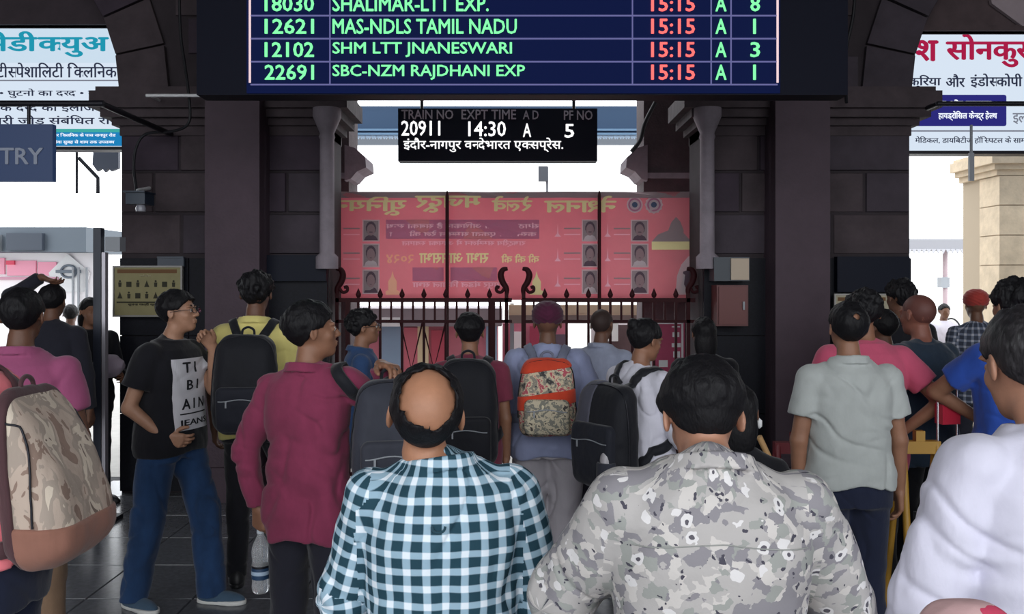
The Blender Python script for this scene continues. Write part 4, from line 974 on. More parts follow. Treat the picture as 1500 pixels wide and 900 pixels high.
kb('leg', 952, 956, 560, 691, 0, .03, M_GREY, r, 8.35); kb('leg', 998, 1002, 560, 691, 0, .03, M_GREY, r, 8.35)
# ---------------------------------------------------------------- far platform roof with scalloped edge
yr = 15.0; X = lambda p: at(p,0,yr).x; Z = lambda p: at(0,p,yr).z
r = empty('platform_roof', (0, yr, 0), 0, 'dark teal platform roof with toothed valance beyond the middle arch', 'roof')
mb = MB(); mb.box(X(470), X(990), 0, 3.5, Z(166), Z(166)+.12); mb.box(X(470), X(990), -.05, 0, Z(198), Z(164)); mb.build('fascia', mat('teal roof fascia', srgb('#1c3a58'), rough=.5), r)
mb = MB(); mb.box(X(470), X(990), -.09, -.05, Z(192)-.01, Z(190)); mb.box(X(470), X(990), -.09, -.05, Z(198)-.01, Z(196)); mb.build('valance_rail', mat('pale teal rail', srgb('#5a7894'), rough=.5), r)
tm = MB(); tm.poly([(-.045,0),(.045,0),(.045,-.04),(.02,-.08),(0,-.05),(-.02,-.08),(-.045,-.04)], 0, .03); tme = tm.mesh('tooth'); tme.materials.append(mat('valance board', srgb('#8fa3b8'), rough=.5))
x = X(470)+.05
while x < X(990): o = bpy.data.objects.new('valance_tooth', tme); COL.objects.link(o); o.parent = r; o.location = (x, -.06, Z(198)); x += .095
for p in (480, 985): mb = MB(); mb.tube([(X(p),.6,0),(X(p),.6,Z(166))], .09, 12); mb.build('column', M_GREY, r)
mb = MB(); 
for py in (172, 184): mb.box(X(505), X(530), -.5, -.46, Z(py+3), Z(py)); 
mb.build('light_bar', M_WHITE, r)
r = empty('platform_lamp', (at(796,0,12).x, 12, 0), 0, 'grey box on a post standing beyond the red banner', 'post box')
mb = MB(); mb.tube([(.05,0,0),(.05,0,at(0,245,12).z)], .02, 8); mb.build('post', M_GREY, r); mb = MB(); a = at(0,266,12).z; b = at(0,244,12).z; mb.box(-.07,.06,-.05,.05,a,b); mb.build('box', mat('slate box', srgb('#6a7078'), rough=.5), r)
# ---------------------------------------------------------------- station frontage seen through the left arch
yf = 13.0; X = lambda p: at(p,0,yf).x; Z = lambda p: at(0,p,yf).z
r = empty('platform_stall', (X(40), yf, 0), 0, 'pink and white platform stall under a slate canopy, seen past the raised arm', 'stall')
def sb(nm, px0, px1, py0, py1, dy, dep, m, par=r): a = at(px0,py1,yf); b = at(px1,py0,yf); mb = MB(); mb.box(a.x-X(40),b.x-X(40),dy,dy+dep,a.z,b.z); return mb.build(nm, m, par)
sb('wall', -190, 146, 371, 640, 0, .3, mat('white stall wall', (.85,.82,.84), rough=.5))
sb('canopy', -200, 150, 336, 371, -.5, 1.2, mat('slate canopy', srgb('#5c6670'), rough=.6)); sb('canopy_box', 42, 92, 345, 369, -.58, .08, mat('dark slate box', srgb('#3c4450'), rough=.6)); sb('canopy_box', -30, 32, 347, 370, -.58, .08, M_GREY)
M_ROSE = mat('rose panel', srgb('#ee9cb4'), rough=.5)
for a_, b_, c0_, d0 in ((-60,8,378,402),(12,54,382,404),(57,84,384,404)): p_ = sb('window_panel', a_, b_, c0_, d0, -.03, .03, M_ROSE)
sb('rail', -60, 88, 406, 410, -.05, .05, mat('pink rail', srgb('#c890a4'), rough=.5)); sb('red_light', 12, 24, 382, 388, -.06, .03, mat('red sign', srgb('#e04060'), rough=.5))
for px in (111, 119, 131): sb('pole', px, px+2.5, 392, 600, -.12, .03, M_GREY)
mb = MB(); c_ = (X(103)-X(40), Z(398)); ring = []; mb.tube([(c_[0]+.11*math.cos(t), -.05, c_[1]+.09*math.sin(t)) for t in np.linspace(0,2*PI,25)[:-1]], .018, 6, 0, True); mb.box(c_[0]-.18, c_[0]+.18, -.07, -.05, c_[1]-.022, c_[1]+.022)
mb.build('round_emblem', mat('slate emblem', srgb('#66707c'), rough=.5), r)
mb = MB(); mb.poly([(c_[0]-.3,c_[1]-.02),(c_[0]-.02,c_[1]+.26),(c_[0]+.3,c_[1]-.02),(c_[0]+.22,c_[1]-.3),(c_[0]-.22,c_[1]-.3)], -.035, .03); mb.build('gable_panel', M_WHITE, r)
# broken valance by the arch
r = empty('hanging_bracket', at(145,238,9.2), 0, 'torn grey roof bracket against the sky beside the ENTRY sign', 'bracket')
mb = MB(); mb.poly([(-.06,.12),(.2,.16),(.2,-.06),(.12,-.09),(.10,-.06),(.06,-.10),(.03,-.06),(-.02,-.09),(-.07,-.02)], 0, .05); mb.build('plate', mat('slate plate', srgb('#585c68'), rough=.6), r)
mb = MB(); mb.tube([(-.22,.02,.05),(-.02,.02,-.16),(-.02,.02,-.32)], .02, 8); mb.tube([(-.24,.02,.4),(-.24,.02,-.32)], .014, 8); mb.tube([(.03,.03,.1),(.03,.03,5.16-at(145,238,9.2).z)], .014, 8); mb.build('strut', M_DARK, r)
# grey post with lamp box by the left arch: walk-through frame
r = empty('door_frame_detector', (at(148,0,6.6).x, 6.6, 0), 0, 'tall dark metal post of the walk-through frame beside the notice board', 'metal detector')
mb = MB(); zt2 = at(0,334,6.6).z; mb.box(-.045,.012,-.03,.03,0,zt2); mb.build('side_panel', mat('dark slate frame', srgb('#2c303c'), rough=.4), r); mb = MB(); mb.box(.016,.042,-.025,.025,0,at(0,370,6.6).z); mb.build('edge_strip', mat('silver strip', srgb('#b8b4bc'), rough=.35, metal=.5), r)
mb = MB(); mb.box(.03,.14,.0,.1,at(0,368,6.6).z,at(0,347,6.6).z); mb.build('lamp_box', M_GREY, r); mb = MB(); mb.box(-.08,.1,-.15,.15,0,.03); mb.build('foot', M_DARK, r)
# ---------------------------------------------------------------- through the right arch
yr = 22; r = empty('kiosk_roof', (at(1385,0,yr).x, yr, 0), 0, 'small grey station roof on a pole beyond the arch with the crimson sign', 'shelter')
X = lambda p: at(p,0,yr).x-at(1385,0,yr).x; Z = lambda p: at(0,p,yr).z
mb = MB(); mb.box(X(1300), X(1434), 0, 1.6, Z(365), Z(350)); mb.build('roof', mat('grey roof', srgb('#8c8c92'), rough=.6), r)
tm = MB(); tm.poly([(-.06,0),(.06,0),(0,-.12)], 0, .03); tme = tm.mesh('tooth'); tme.materials.append(mat('roof valance', srgb('#a8a8ae'), rough=.5)); x = X(1300)
while x < X(1432): o = bpy.data.objects.new('valance_tooth', tme); COL.objects.link(o); o.parent = r; o.location = (x+.06, -.02, Z(365)); x += .12
mb = MB(); mb.tube([(X(1396),.4,0),(X(1396),.4,Z(352))], .06, 10); mb.build('pole', mat('grey pink pole', srgb('#a8949a'), rough=.5), r)
mb = MB(); mb.box(X(1387), X(1400), .3, .5, Z(422), Z(406)); mb.build('box', M_GREY, r)
mb = MB(); yy = 7.9; p = at(1424,232,yy); mb.box(-.02,.02,0,.03,-.2,.05); mb.tube([(0,.015,.04),(0,.015,.3)], .012, 6); tag(mb.build('hanging_clamp', M_GREY, None, p), 'short grey clamp hanging under the crimson clinic sign', 'clamp')
mb = MB(); yy = 14; p = at(1449,0,yy).x; mb.tube([(p,yy,0),(p,yy,at(0,395,yy).z)], .025, 8); tag(mb.build('thin_pole', M_GREY), 'thin grey pole outside between the tan pier and red cap', 'pole')
mb = MB(); mb.box(2.0, 12, 30, 31, -.1, 2.2); tag(mb.build('platform_wall', mat('pale platform wall', (.8,.78,.76), rough=.7), None), 'pale low wall far down the platform', 'wall')

# ---------------------------------------------------------------- patterned cloth
def attr_mat(name, rough=.9):
    m = bpy.data.materials.new(name); m.use_nodes = True; nt = m.node_tree; p = nt.nodes['Principled BSDF']; p.inputs['Roughness'].default_value = rough
    p.inputs['Specular IOR Level'].default_value = .2
    a = nt.nodes.new('ShaderNodeAttribute'); a.attribute_name = 'cloth_uv'
    n = nt.nodes.new('ShaderNodeTexNoise'); n.inputs['Scale'].default_value = 9; n.inputs['Detail'].default_value = 2
    nt.links.new(a.outputs['Vector'], n.inputs['Vector'])
    s = nt.nodes.new('ShaderNodeVectorMath'); s.operation = 'MULTIPLY_ADD'; s.inputs[1].default_value = (.010, 0, .010)
    nt.links.new(n.outputs['Color'], s.inputs[0]); nt.links.new(a.outputs['Vector'], s.inputs[2])
    tc = nt.nodes.new('ShaderNodeTexCoord'); n2 = nt.nodes.new('ShaderNodeTexNoise'); n2.inputs['Scale'].default_value = 24; n2.inputs['Detail'].default_value = 5; nt.links.new(tc.outputs['Object'], n2.inputs['Vector'])
    b = nt.nodes.new('ShaderNodeBump'); b.inputs['Distance'].default_value = .003; nt.links.new(n2.outputs[0], b.inputs['Height']); nt.links.new(b.outputs[0], p.inputs['Normal']); creases(nt, p, .009)
    return m, nt, p, s
def mth(nt, op, a, b=None, c=None):
    n = nt.nodes.new('ShaderNodeMath'); n.operation = op
    for i, v in enumerate((a, b, c)):
        if v is None: continue
        if isinstance(v, (int, float)): n.inputs[i].default_value = v
        else: nt.links.new(v, n.inputs[i])
    return n.outputs[0]
def mixc(nt, f, a, b):
    n = nt.nodes.new('ShaderNodeMix'); n.data_type = 'RGBA'
    for i, v in ((0, f), (6, a), (7, b)):
        if isinstance(v, (int, float)): n.inputs[i].default_value = v
        elif isinstance(v, tuple): n.inputs[i].default_value = (*v[:3], 1)
        else: nt.links.new(v, n.inputs[i])
    return n.outputs[2]
def gingham(name, dark, mid, light, per=.040, duty=.40, horiz=True, vert=True):
    m, nt, p, s = attr_mat(name); x = nt.nodes.new('ShaderNodeSeparateXYZ'); nt.links.new(s.outputs[0], x.inputs[0])
    def st(o):
        f = mth(nt, 'FRACT', mth(nt, 'DIVIDE', o, per)); d = mth(nt, 'ABSOLUTE', mth(nt, 'SUBTRACT', f, .5))
        r = nt.nodes.new('ShaderNodeMapRange'); r.inputs[1].default_value = duty/2-.03; r.inputs[2].default_value = duty/2+.03; r.inputs[3].default_value = 1; r.inputs[4].default_value = 0
        nt.links.new(d, r.inputs[0]); return r.outputs[0]
    a = st(x.outputs[0]) if vert else None; b = st(x.outputs[2]) if horiz else None
    if a is None or b is None: c = mixc(nt, a or b, dark, light)
    else: c = mixc(nt, mth(nt, 'MULTIPLY', a, b), mixc(nt, mth(nt, 'MAXIMUM', a, b), dark, mid), light)
    nt.links.new(c, p.inputs['Base Color']); return m
def floral(name):
    m, nt, p, s = attr_mat(name)
    def vor(scale, feat='F1', src=s.outputs[0], rnd=1):
        v = nt.nodes.new('ShaderNodeTexVoronoi'); v.inputs['Scale'].default_value = scale; v.feature = feat; v.inputs['Randomness'].default_value = rnd; nt.links.new(src, v.inputs['Vector']); return v
    def noi(scale, det=3, src=s.outputs[0]):
        v = nt.nodes.new('ShaderNodeTexNoise'); v.inputs['Scale'].default_value = scale; v.inputs['Detail'].default_value = det; nt.links.new(src, v.inputs['Vector']); return v
    n1 = noi(14, 2); w_ = nt.nodes.new('ShaderNodeVectorMath'); w_.operation = 'MULTIPLY_ADD'; w_.inputs[1].default_value = (.05,.05,.05); nt.links.new(noi(30, 3).outputs['Color'], w_.inputs[0]); nt.links.new(s.outputs[0], w_.inputs[2])
    v1 = vor(44, src=w_.outputs[0]); sep = nt.nodes.new('ShaderNodeSeparateColor'); nt.links.new(v1.outputs['Color'], sep.inputs[0])
    base = mixc(nt, mth(nt, 'GREATER_THAN', sep.outputs[0], .62), srgb('#b2aeac'), srgb('#8b888d'))
    base = mixc(nt, mth(nt, 'GREATER_THAN', sep.outputs[1], .80), base, srgb('#9a9c98'))
    base = mixc(nt, mth(nt, 'LESS_THAN', sep.outputs[2], .16), base, srgb('#c9c4c0'))
    v2 = vor(72, src=w_.outputs[0]); sp2 = nt.nodes.new('ShaderNodeSeparateColor'); nt.links.new(v2.outputs['Color'], sp2.inputs[0])
    ink = mth(nt, 'MULTIPLY', mth(nt, 'GREATER_THAN', sp2.outputs[0], .84), mth(nt, 'LESS_THAN', v2.outputs['Distance'], .34)); base = mixc(nt, ink, base, srgb('#4c4a55'))
    v3 = vor(25, src=s.outputs[0]); sp3 = nt.nodes.new('ShaderNodeSeparateColor'); nt.links.new(v3.outputs['Color'], sp3.inputs[0])
    pet = noi(60, 1); dd = mth(nt, 'ADD', v3.outputs['Distance'], mth(nt, 'MULTIPLY', mth(nt, 'SUBTRACT', pet.outputs[0], .5), .55))
    on = mth(nt, 'GREATER_THAN', sp3.outputs[0], .40)
    flo = mth(nt, 'MULTIPLY', on, mth(nt, 'LESS_THAN', dd, .30)); base = mixc(nt, flo, base, srgb('#d9d6d6'))
    cen = mth(nt, 'MULTIPLY', on, mth(nt, 'LESS_THAN', dd, .11)); base = mixc(nt, cen, base, srgb('#5d5a62'))
    nt.links.new(base, p.inputs['Base Color']); return m
def patch(name, cols, scale=18, stretch=(1,1,1), bump=.004):
    m = mat(name, cols[0], rough=.85, bump=bump, bscale=20, stretch=stretch); nt = m.node_tree; p = nt.nodes['Principled BSDF']
    mp = [n for n in nt.nodes if n.type == 'MAPPING'][0]; n = nt.nodes.new('ShaderNodeTexNoise'); n.inputs['Scale'].default_value = scale; n.inputs['Detail'].default_value = 3; n.inputs['Distortion'].default_value = .6
    nt.links.new(mp.outputs[0], n.inputs['Vector']); r = nt.nodes.new('ShaderNodeValToRGB'); r.color_ramp.interpolation = 'CONSTANT'
    ps = np.linspace(.38, .66, len(cols)-1) if len(cols) > 1 else []
    r.color_ramp.elements[0].position = 0; r.color_ramp.elements[0].color = (*cols[0], 1); r.color_ramp.elements[1].position = float(ps[0]); r.color_ramp.elements[1].color = (*cols[1], 1)
    for c, q in zip(cols[2:], ps[1:]): e = r.color_ramp.elements.new(float(q)); e.color = (*c, 1)
    nt.links.new(n.outputs[0], r.inputs[0]); nt.links.new(r.outputs[0], p.inputs['Base Color']); return m

T0 = time.time()
K_BLACK = cloth('black cotton', srgb('#16161c'), var=.2); K_DARK = cloth('charcoal cotton', srgb('#22222c')); K_JEAN = cloth('blue denim', srgb('#203a5e'), var=.25)
K_NAVY = cloth('navy cotton', srgb('#1b2136')); K_WHITE = cloth('white cotton', srgb('#d2d0e0'), var=.04, cr=.016, crs=3.6); K_GREY = cloth('pale grey cotton', srgb('#a9adab'), var=.06)
TD = dict(mat=K_DARK); HANG = dict(up=((-.16,-.02,-1),(.16,-.02,-1)))
# nearer row
person('salmon', 'person in salmon pink shirt and dark trousers carrying the big camouflage backpack', -8, 2.6, 1.82, PI/2, dict(mat=cloth('salmon cotton', srgb('#ee7f88'), var=.06), sleeve='short', hem=.94, amp=.010, seed=2), dict(mat=K_NAVY), (M_BLK,'shoe'), h=.007, pitch=-.1, seed=3, lean=.22, bulk=1.0)
person('magenta', 'person in magenta polo shirt and khaki trousers standing behind the camouflage backpack', 30, 3.8, 1.755, .12, dict(mat=cloth('magenta cotton', srgb('#984e72'), var=.08), sleeve='short', collar=True, hem=.80, seed=4), dict(mat=cloth('khaki cotton', srgb('#7c6450'))), (M_BLK,'shoe'), tone=DARK, bulk=1.1, seed=5, up=((-.22,.0,-1),(.24,-.02,-1)), pitch=-.05)
person('raised', 'person in dark clothes with one hand raised to the head in the sunlit arch', 75, 6.3, 1.77, .05, dict(mat=K_DARK, sleeve='long', hem=.8, seed=6), TD, (M_BLK,'shoe'), tone=DARK, h=.009, hc=.012, up=((-.33,.1,.87),(.2,0,-1)), fo=((.75,-.05,.50),(.05,.2,-1)), hd=((.9,0,-.4),None), curl=(.5,.4), seed=7)
person('far_a', 'distant person with only a dark head showing beside the raised arm person', 103, 9.4, 1.55, .3, dict(mat=K_DARK, sleeve='short', hem=.8), TD, (M_BLK,'shoe'), h=.014, hc=.016, tone=DARK, seed=8)
person('far_b', 'person in black with pale bundle beside the metal detector post', 131, 7.2, 1.66, -2.3, dict(mat=K_BLACK, sleeve='long', hem=.7), TD, (M_BLK,'shoe'), hair='long', h=.010, hc=.014, tone=BROWN, up=((-.1,.3,-1),(.1,.3,-1)), fo=((.3,.9,-.1),(-.3,.9,-.1)), seed=9)
b4 = person('blacktee', 'person with glasses in black printed tee and blue jeans, hand at mouth', 250, 4.95, 1.735, -PI*.59, dict(mat=K_BLACK, sleeve='short', hem=.84, amp=.004, seed=11, loose=.022), dict(mat=K_JEAN, leg=.022, amp=.010, cut=.045), (cloth('slate trainer fabric', srgb('#3f5468')),'trainer'),
    hair='short', thick=.018, h=.0055, hc=.008, tone=LIGHT, eyes=True, seed=12, bulk=1.08, belly=.02, yaw=.25, pitch=-.12, neck=(0,.03,0), up=((.20,.78,-.80),(.24,-.26,-1)), fo=((.20,.10,.95),(-.30,.62,-.62)), hd=((.35,-.25,.6),(-.4,.8,-.2)), curl=(.9,.5), feet=((-.06,.22),(.13,-.14)), toe=(.15,-.25), knee=(.05,.02))
b5 = person('yellow', 'tall person in pale yellow polo and black trousers wearing a black backpack', 374, 5.25, 1.84, .08, dict(mat=cloth('pale yellow cotton', srgb('#cfc37a'), var=.06), sleeve='short', collar=True, hem=.82, seed=13), dict(mat=K_BLACK), (M_BLK,'shoe'), hair='fluffy', thick=.022, h=.008, tone=DARK, seed=14, up=((-.22,.05,-1),(.15,.1,-1)), fo=((-.02,.3,-1),(-.1,.5,-1)), feet=((-.10,.0),(.22,.28)))
b6 = person('maroon', 'person in maroon long-sleeved shirt holding a water bottle, face turned to the gate', 452, 3.56, 1.70, -.32, dict(mat=cloth('maroon cotton', srgb('#823450'), var=.12), sleeve='long', collar=True, hem=.765, amp=.012, fr=(6,6,6), seed=21, loose=.015, flare=.004, tail=.02), dict(mat=K_DARK, leg=.01), (M_BLK,'shoe'),
    hair='short', thick=.020, h=.0055, hc=.007, tone=BROWN, eyes=True, seed=22, bulk=.95, yaw=-.85, pitch=-.12, shz=(0,.04), up=((-.40,-.10,-1),(.45,.65,-.60)), fo=((.16,.16,-1),(-.12,-.35,.94)), hd=((.04,.05,-1),(.8,-.45,-.02)), curl=(1.15,.55), pn=((.3,.95,0),(0,-.2,-1)), feet=((-.12,.0),(.13,-.02)))
b7 = person('blue', 'person with glasses in blue shirt standing in profile at the gate', 529, 5.65, 1.605, -1.35, dict(mat=cloth('blue cotton', srgb('#2f4870')), sleeve='short', collar=True, hem=.8, seed=23), TD, (M_BLK,'shoe'), hair='fluffy', thick=.022, h=.008, tone=BROWN, eyes=True, seed=24, pitch=-.1)
M_GING = gingham('teal gingham cotton', srgb('#24424f'), srgb('#93afc0'), srgb('#dfe8f0'), per=.0415, duty=.40)
b8 = person('bald', 'balding person in teal and white gingham shirt with folded arms', 647, 2.1, 1.605, .03, dict(mat=M_GING, sleeve='long', collar=True, hem=.8, amp=.010, fr=(6,6,6), seed=31, loose=.018), dict(mat=K_NAVY), (M_BLK,'shoe'),
    hair='bald', thick=.012, h=.0045, hc=.006, tone=(.40,.19,.11), seed=32, bulk=1.08, hs=1.10, neck=(-.045,-.01,-.035), pitch=-.38, roll=.06, yaw=.05, up=((-.26,.16,-1),(.24,.16,-1)), fo=((.80,.55,.12),(-.80,.55,.08)), curl=(.8,.8), sw=.178)
b9 = person('crimson', 'person in dull crimson tee wearing a plain black backpack at the gate', 688, 5.0, 1.605, .0, dict(mat=cloth('crimson cotton', srgb('#7a3448')), sleeve='short', hem=.8, seed=33), dict(mat=K_BLACK), (M_BLK,'shoe'), h=.008, tone=BROWN, seed=34, hair='fade', thick=.02, bulk=1.04)
b10 = person('turban', 'person in wine turban, blue-grey shirt and pale trousers with a colourful small backpack', 802, 5.2, 1.655, -.05, dict(mat=cloth('blue grey cotton', srgb('#8c93b2'), var=.07), sleeve='long', collar=True, hem=.80, amp=.009, seed=41, loose=.024), dict(mat=cloth('pale grey trouser cloth', srgb('#a39ea4'), var=.06), leg=.034, amp=.010, cut=.04), (cloth('taupe shoe', srgb('#6a5f5c')),'shoe'),
    hair=None, head='turban', headmat=cloth('wine turban cloth', srgb('#4a1c34'), var=.2), h=.007, hc=.008, tone=DARK, seed=42, bulk=1.18, up=((-.36,.0,-1),(.36,.05,-1)), fo=((-.02,.15,-1),(.0,.3,-1)))
person('shaved', 'person with shaved brown head in pale blue shirt beyond the turbaned person', 880, 5.95, 1.605, -.5, dict(mat=cloth('pale blue cotton', srgb('#9aa0b4')), sleeve='long', collar=True, hem=.8, seed=43), TD, (M_BLK,'shoe'), hair='fade', thick=.004, hmat=mat('cropped brown hair', (.03,.015,.012), rough=.7), h=.009, hc=.011, tone=DARK, seed=44)
b12 = person('kurta', 'person in white kurta and white trousers with hair tied up, wearing grey and black backpack', 938, 4.7, 1.585, -.92, dict(mat=cloth('white kurta cotton', srgb('#c9c7d2'), var=.05), sleeve='long', hem=.42, amp=.010, seed=51, loose=.02, flare=.035, name='kurta'), dict(mat=cloth('white pyjama cotton', srgb('#cdd0e0'), var=.04), leg=.012, cut=.07), (cloth('rust sandal', srgb('#8a4030')),'shoe'),
    hair='bun', thick=.018, h=.007, hc=.008, tone=BROWN, seed=52, yaw=-.1, pitch=.15, up=((-.2,.1,-1),(.28,.15,-1)), fo=((.1,.5,-.9),(.05,.62,-.75)), feet=((-.09,.0),(.09,.03)))
person('dark_a', 'person in dark clothes with long black hair standing beyond the floral shirt person', 1032, 5.65, 1.56, .1, dict(mat=K_BLACK, sleeve='long', hem=.7, seed=53), TD, (M_BLK,'shoe'), hair='long', h=.009, hc=.012, tone=DARK, seed=54)
b13 = person('dark_b', 'short person in black with a white earring close beside the floral shirt person', 1080, 3.05, 1.43, -.25, dict(mat=K_BLACK, sleeve='long', hem=.7, seed=55), TD, (M_BLK,'shoe'), hair='long', h=.008, hc=.009, tone=DARK, seed=56, bulk=.82, sw=.155)
e = MB(); c = b13.hc+b13.R@A(.088,.0,-.04); e.lathe([(.001,-.018),(.010,-.01),(.010,.01),(.001,.018)], 10); e.build('earring', mat('white bead', (.8,.8,.8), rough=.3), b13.root, Vector(c)*b13.s)
b14 = person('floral', 'person with short black hair in grey floral shirt, head bowed over a phone', 1040, 1.78, 1.675, -.02, dict(mat=floral('grey floral cotton'), sleeve='long', collar=True, hem=.8, amp=.009, fr=(6,6,5), seed=61, loose=.024, ext=.01), dict(mat=K_NAVY), (M_BLK,'shoe'),
    hair='fade', thick=.024, h=.0045, hc=.006, tone=(.40,.20,.13), seed=62, bulk=1.06, neck=(.006,.05,-.055), pitch=.42, up=((-.42,.42,-.80),(.42,.36,-.84)), fo=((.62,.72,.22),(-.62,.72,.26)), curl=(.9,.9), sw=.18)
b15 = person('greyshirt', 'person in pale grey half-sleeved shirt and navy trousers, arms hanging down', 1243, 4.0, 1.69, .02, dict(mat=K_GREY, sleeve='short', collar=True, hem=.89, amp=.010, fr=(5,5,7), seed=71, loose=.020, flare=.006, tail=.014), dict(mat=K_NAVY, leg=.012), (M_BLK,'shoe'),
    hair='thin', thick=.014, h=.006, hc=.007, tone=BROWN, seed=72, bulk=1.02, up=((-.20,.0,-1),(.20,.0,-1)), fo=((.02,.10,-1),(.06,.12,-1)), pitch=-.15)
b16 = person('pink', 'person in bright pink tee with hand on hip behind the pale grey shirt', 1266, 4.62, 1.74, -.1, dict(mat=cloth('pink cotton', srgb('#c25470'), var=.06), sleeve='short', hem=.8, seed=73), dict(mat=K_BLACK), (M_BLK,'shoe'), hair='curly', thick=.02, h=.008, tone=BROWN, seed=74, bulk=1.1, up=((-.3,0,-1),(.62,-.25,-.74)), fo=((0,.2,-1),(-.62,.32,-.62)), curl=(.4,.8))
person('tall_dark', 'tall person in dark clothes at the pier corner behind the bald one', 1322, 6.2, 1.80, .2, dict(mat=K_BLACK, sleeve='short', hem=.8, seed=75), TD, (M_BLK,'shoe'), hair='fluffy', thick=.02, h=.010, hc=.013, tone=DARK, seed=76)
person('dark_c', 'person in black between the pink tee and the bald head', 1296, 5.35, 1.62, .5, dict(mat=K_BLACK, sleeve='short', hem=.8, seed=77), TD, (M_BLK,'shoe'), h=.010, hc=.013, tone=DARK, seed=78)
b18 = person('slate', 'person with bald reddish head in dark slate tee beside the sunlit arch', 1350, 4.9, 1.72, .45, dict(mat=cloth('dark slate cotton', srgb('#2c3a4a')), sleeve='short', hem=.8, seed=79, loose=.022), dict(mat=K_BLACK), (M_BLK,'shoe'), hair='fade', thick=.0015, hmat=mat('cropped reddish hair', (.13,.045,.035), rough=.6), h=.007, tone=(.26,.10,.07), seed=80, bulk=1.12)
person('redcap', 'person in red turban and checked shirt standing in the sunlit arch', 1431, 7.3, 1.71, -.1, dict(mat=gingham('dark checked cotton', srgb('#3a3f4c'), srgb('#6a7080'), srgb('#a8a8b0'), .05, .35), sleeve='short', hem=.8, seed=81), TD, (M_BLK,'shoe'), hair=None, head='turban', headmat=cloth('red turban cloth', srgb('#a03a34')), h=.010, hc=.012, tone=DARK, seed=82)
b20 = person('far_c', 'small distant person in white shirt with a dark sling bag on the platform', 1382, 12.0, 1.50, PI, dict(mat=K_WHITE, sleeve='long', hem=.8, seed=83), TD, (M_BLK,'shoe'), h=.014, hc=.016, tone=DARK, seed=84)
person('cobalt', 'person in cobalt blue tee with elbow out, behind the white shirt', 1490, 4.25, 1.79, .15, dict(mat=cloth('cobalt cotton', srgb('#27489c')), sleeve='short', hem=.8, seed=85), dict(mat=K_BLACK), (M_BLK,'shoe'), hair='curly', thick=.022, h=.007, tone=BROWN, seed=86, bulk=1.08, up=((-.28,.55,-.50),(.2,0,-1)), fo=((.70,-.1,-.45),(0,.2,-1)), curl=(.8,.4))
b22 = person('white', 'person in crisp white long-sleeved shirt with dark greying hair nearest the camera', 1552, 1.80, 1.75, .06, dict(mat=K_WHITE, sleeve='long', collar=True, hem=.8, amp=.009, fr=(8,8,9), seed=95, loose=.016), dict(mat=K_NAVY), (M_BLK,'shoe'),
    hair='short', thick=.014, hmat=M_HAIRG, h=.005, hc=.006, tone=(.40,.20,.13), seed=92, bulk=1.1, neck=(-.02,.03,-.02), pitch=.15, up=((-.34,.10,-1),(.3,.1,-1)), fo=((.1,.5,-.8),(-.1,.5,-.8)), shz=(.01,.01))
b23 = person('scarf', 'short person wrapped in a pink and cream headscarf in front of the white shirt', 1428, 1.12, 1.366, .0, dict(mat=cloth('cream cotton', srgb('#d8c8c0')), sleeve='long', hem=.6, seed=93), TD, (M_BLK,'shoe'), hair=None, head='scarf', headmat=patch('pink cream scarf', [srgb('#e8dcd8'), srgb('#e2b8b8'), srgb('#d84868'), srgb('#efe6dc')], 9), h=.008, hc=.009, tone=BROWN, seed=94)
print('people', round(time.time()-T0, 1))

# glasses
def glasses(b, m):
    mb = MB(); T_ = lambda p: Vector(b.hc+b.R@A(*p)*b.hs)*b.s
    for s in (-1, 1):
        mb.tube([T_((s*.032+.023*math.cos(t), .108-.006*abs(math.cos(t))*(1 if s*math.cos(t) > 0 else 0), .002+.017*math.sin(t))) for t in np.linspace(0,2*PI,17)[:-1]], .0018*b.s, 6, 0, True)
        mb.tube([T_((s*.055,.103,.006)), T_((s*.076,.06,.008)), T_((s*.083,-.005,.006)), T_((s*.080,-.02,-.01))], .0018, 6)
    mb.tube([T_((-.010,.110,.005)), T_((0,.113,.009)), T_((.010,.110,.005))], .0018, 6)
    g_ = mb.build('glasses', m, b.root)
    for s in (-1, 1):
        mb = MB(); ring = [T_((s*.032+.022*math.cos(t), .107, .002+.016*math.sin(t))) for t in np.linspace(0,2*PI,17)[:-1]]; mb.add(ring, [tuple(range(16))]); mb.build('lens', M_LENS, g_)
M_LENS = mat('clear lens', (.9,.92,.95), rough=.05, trans=1); M_LENS.node_tree.nodes['Principled BSDF'].inputs['Alpha'].default_value = .3
glasses(b4, M_DARK); glasses(b7, M_DARK)
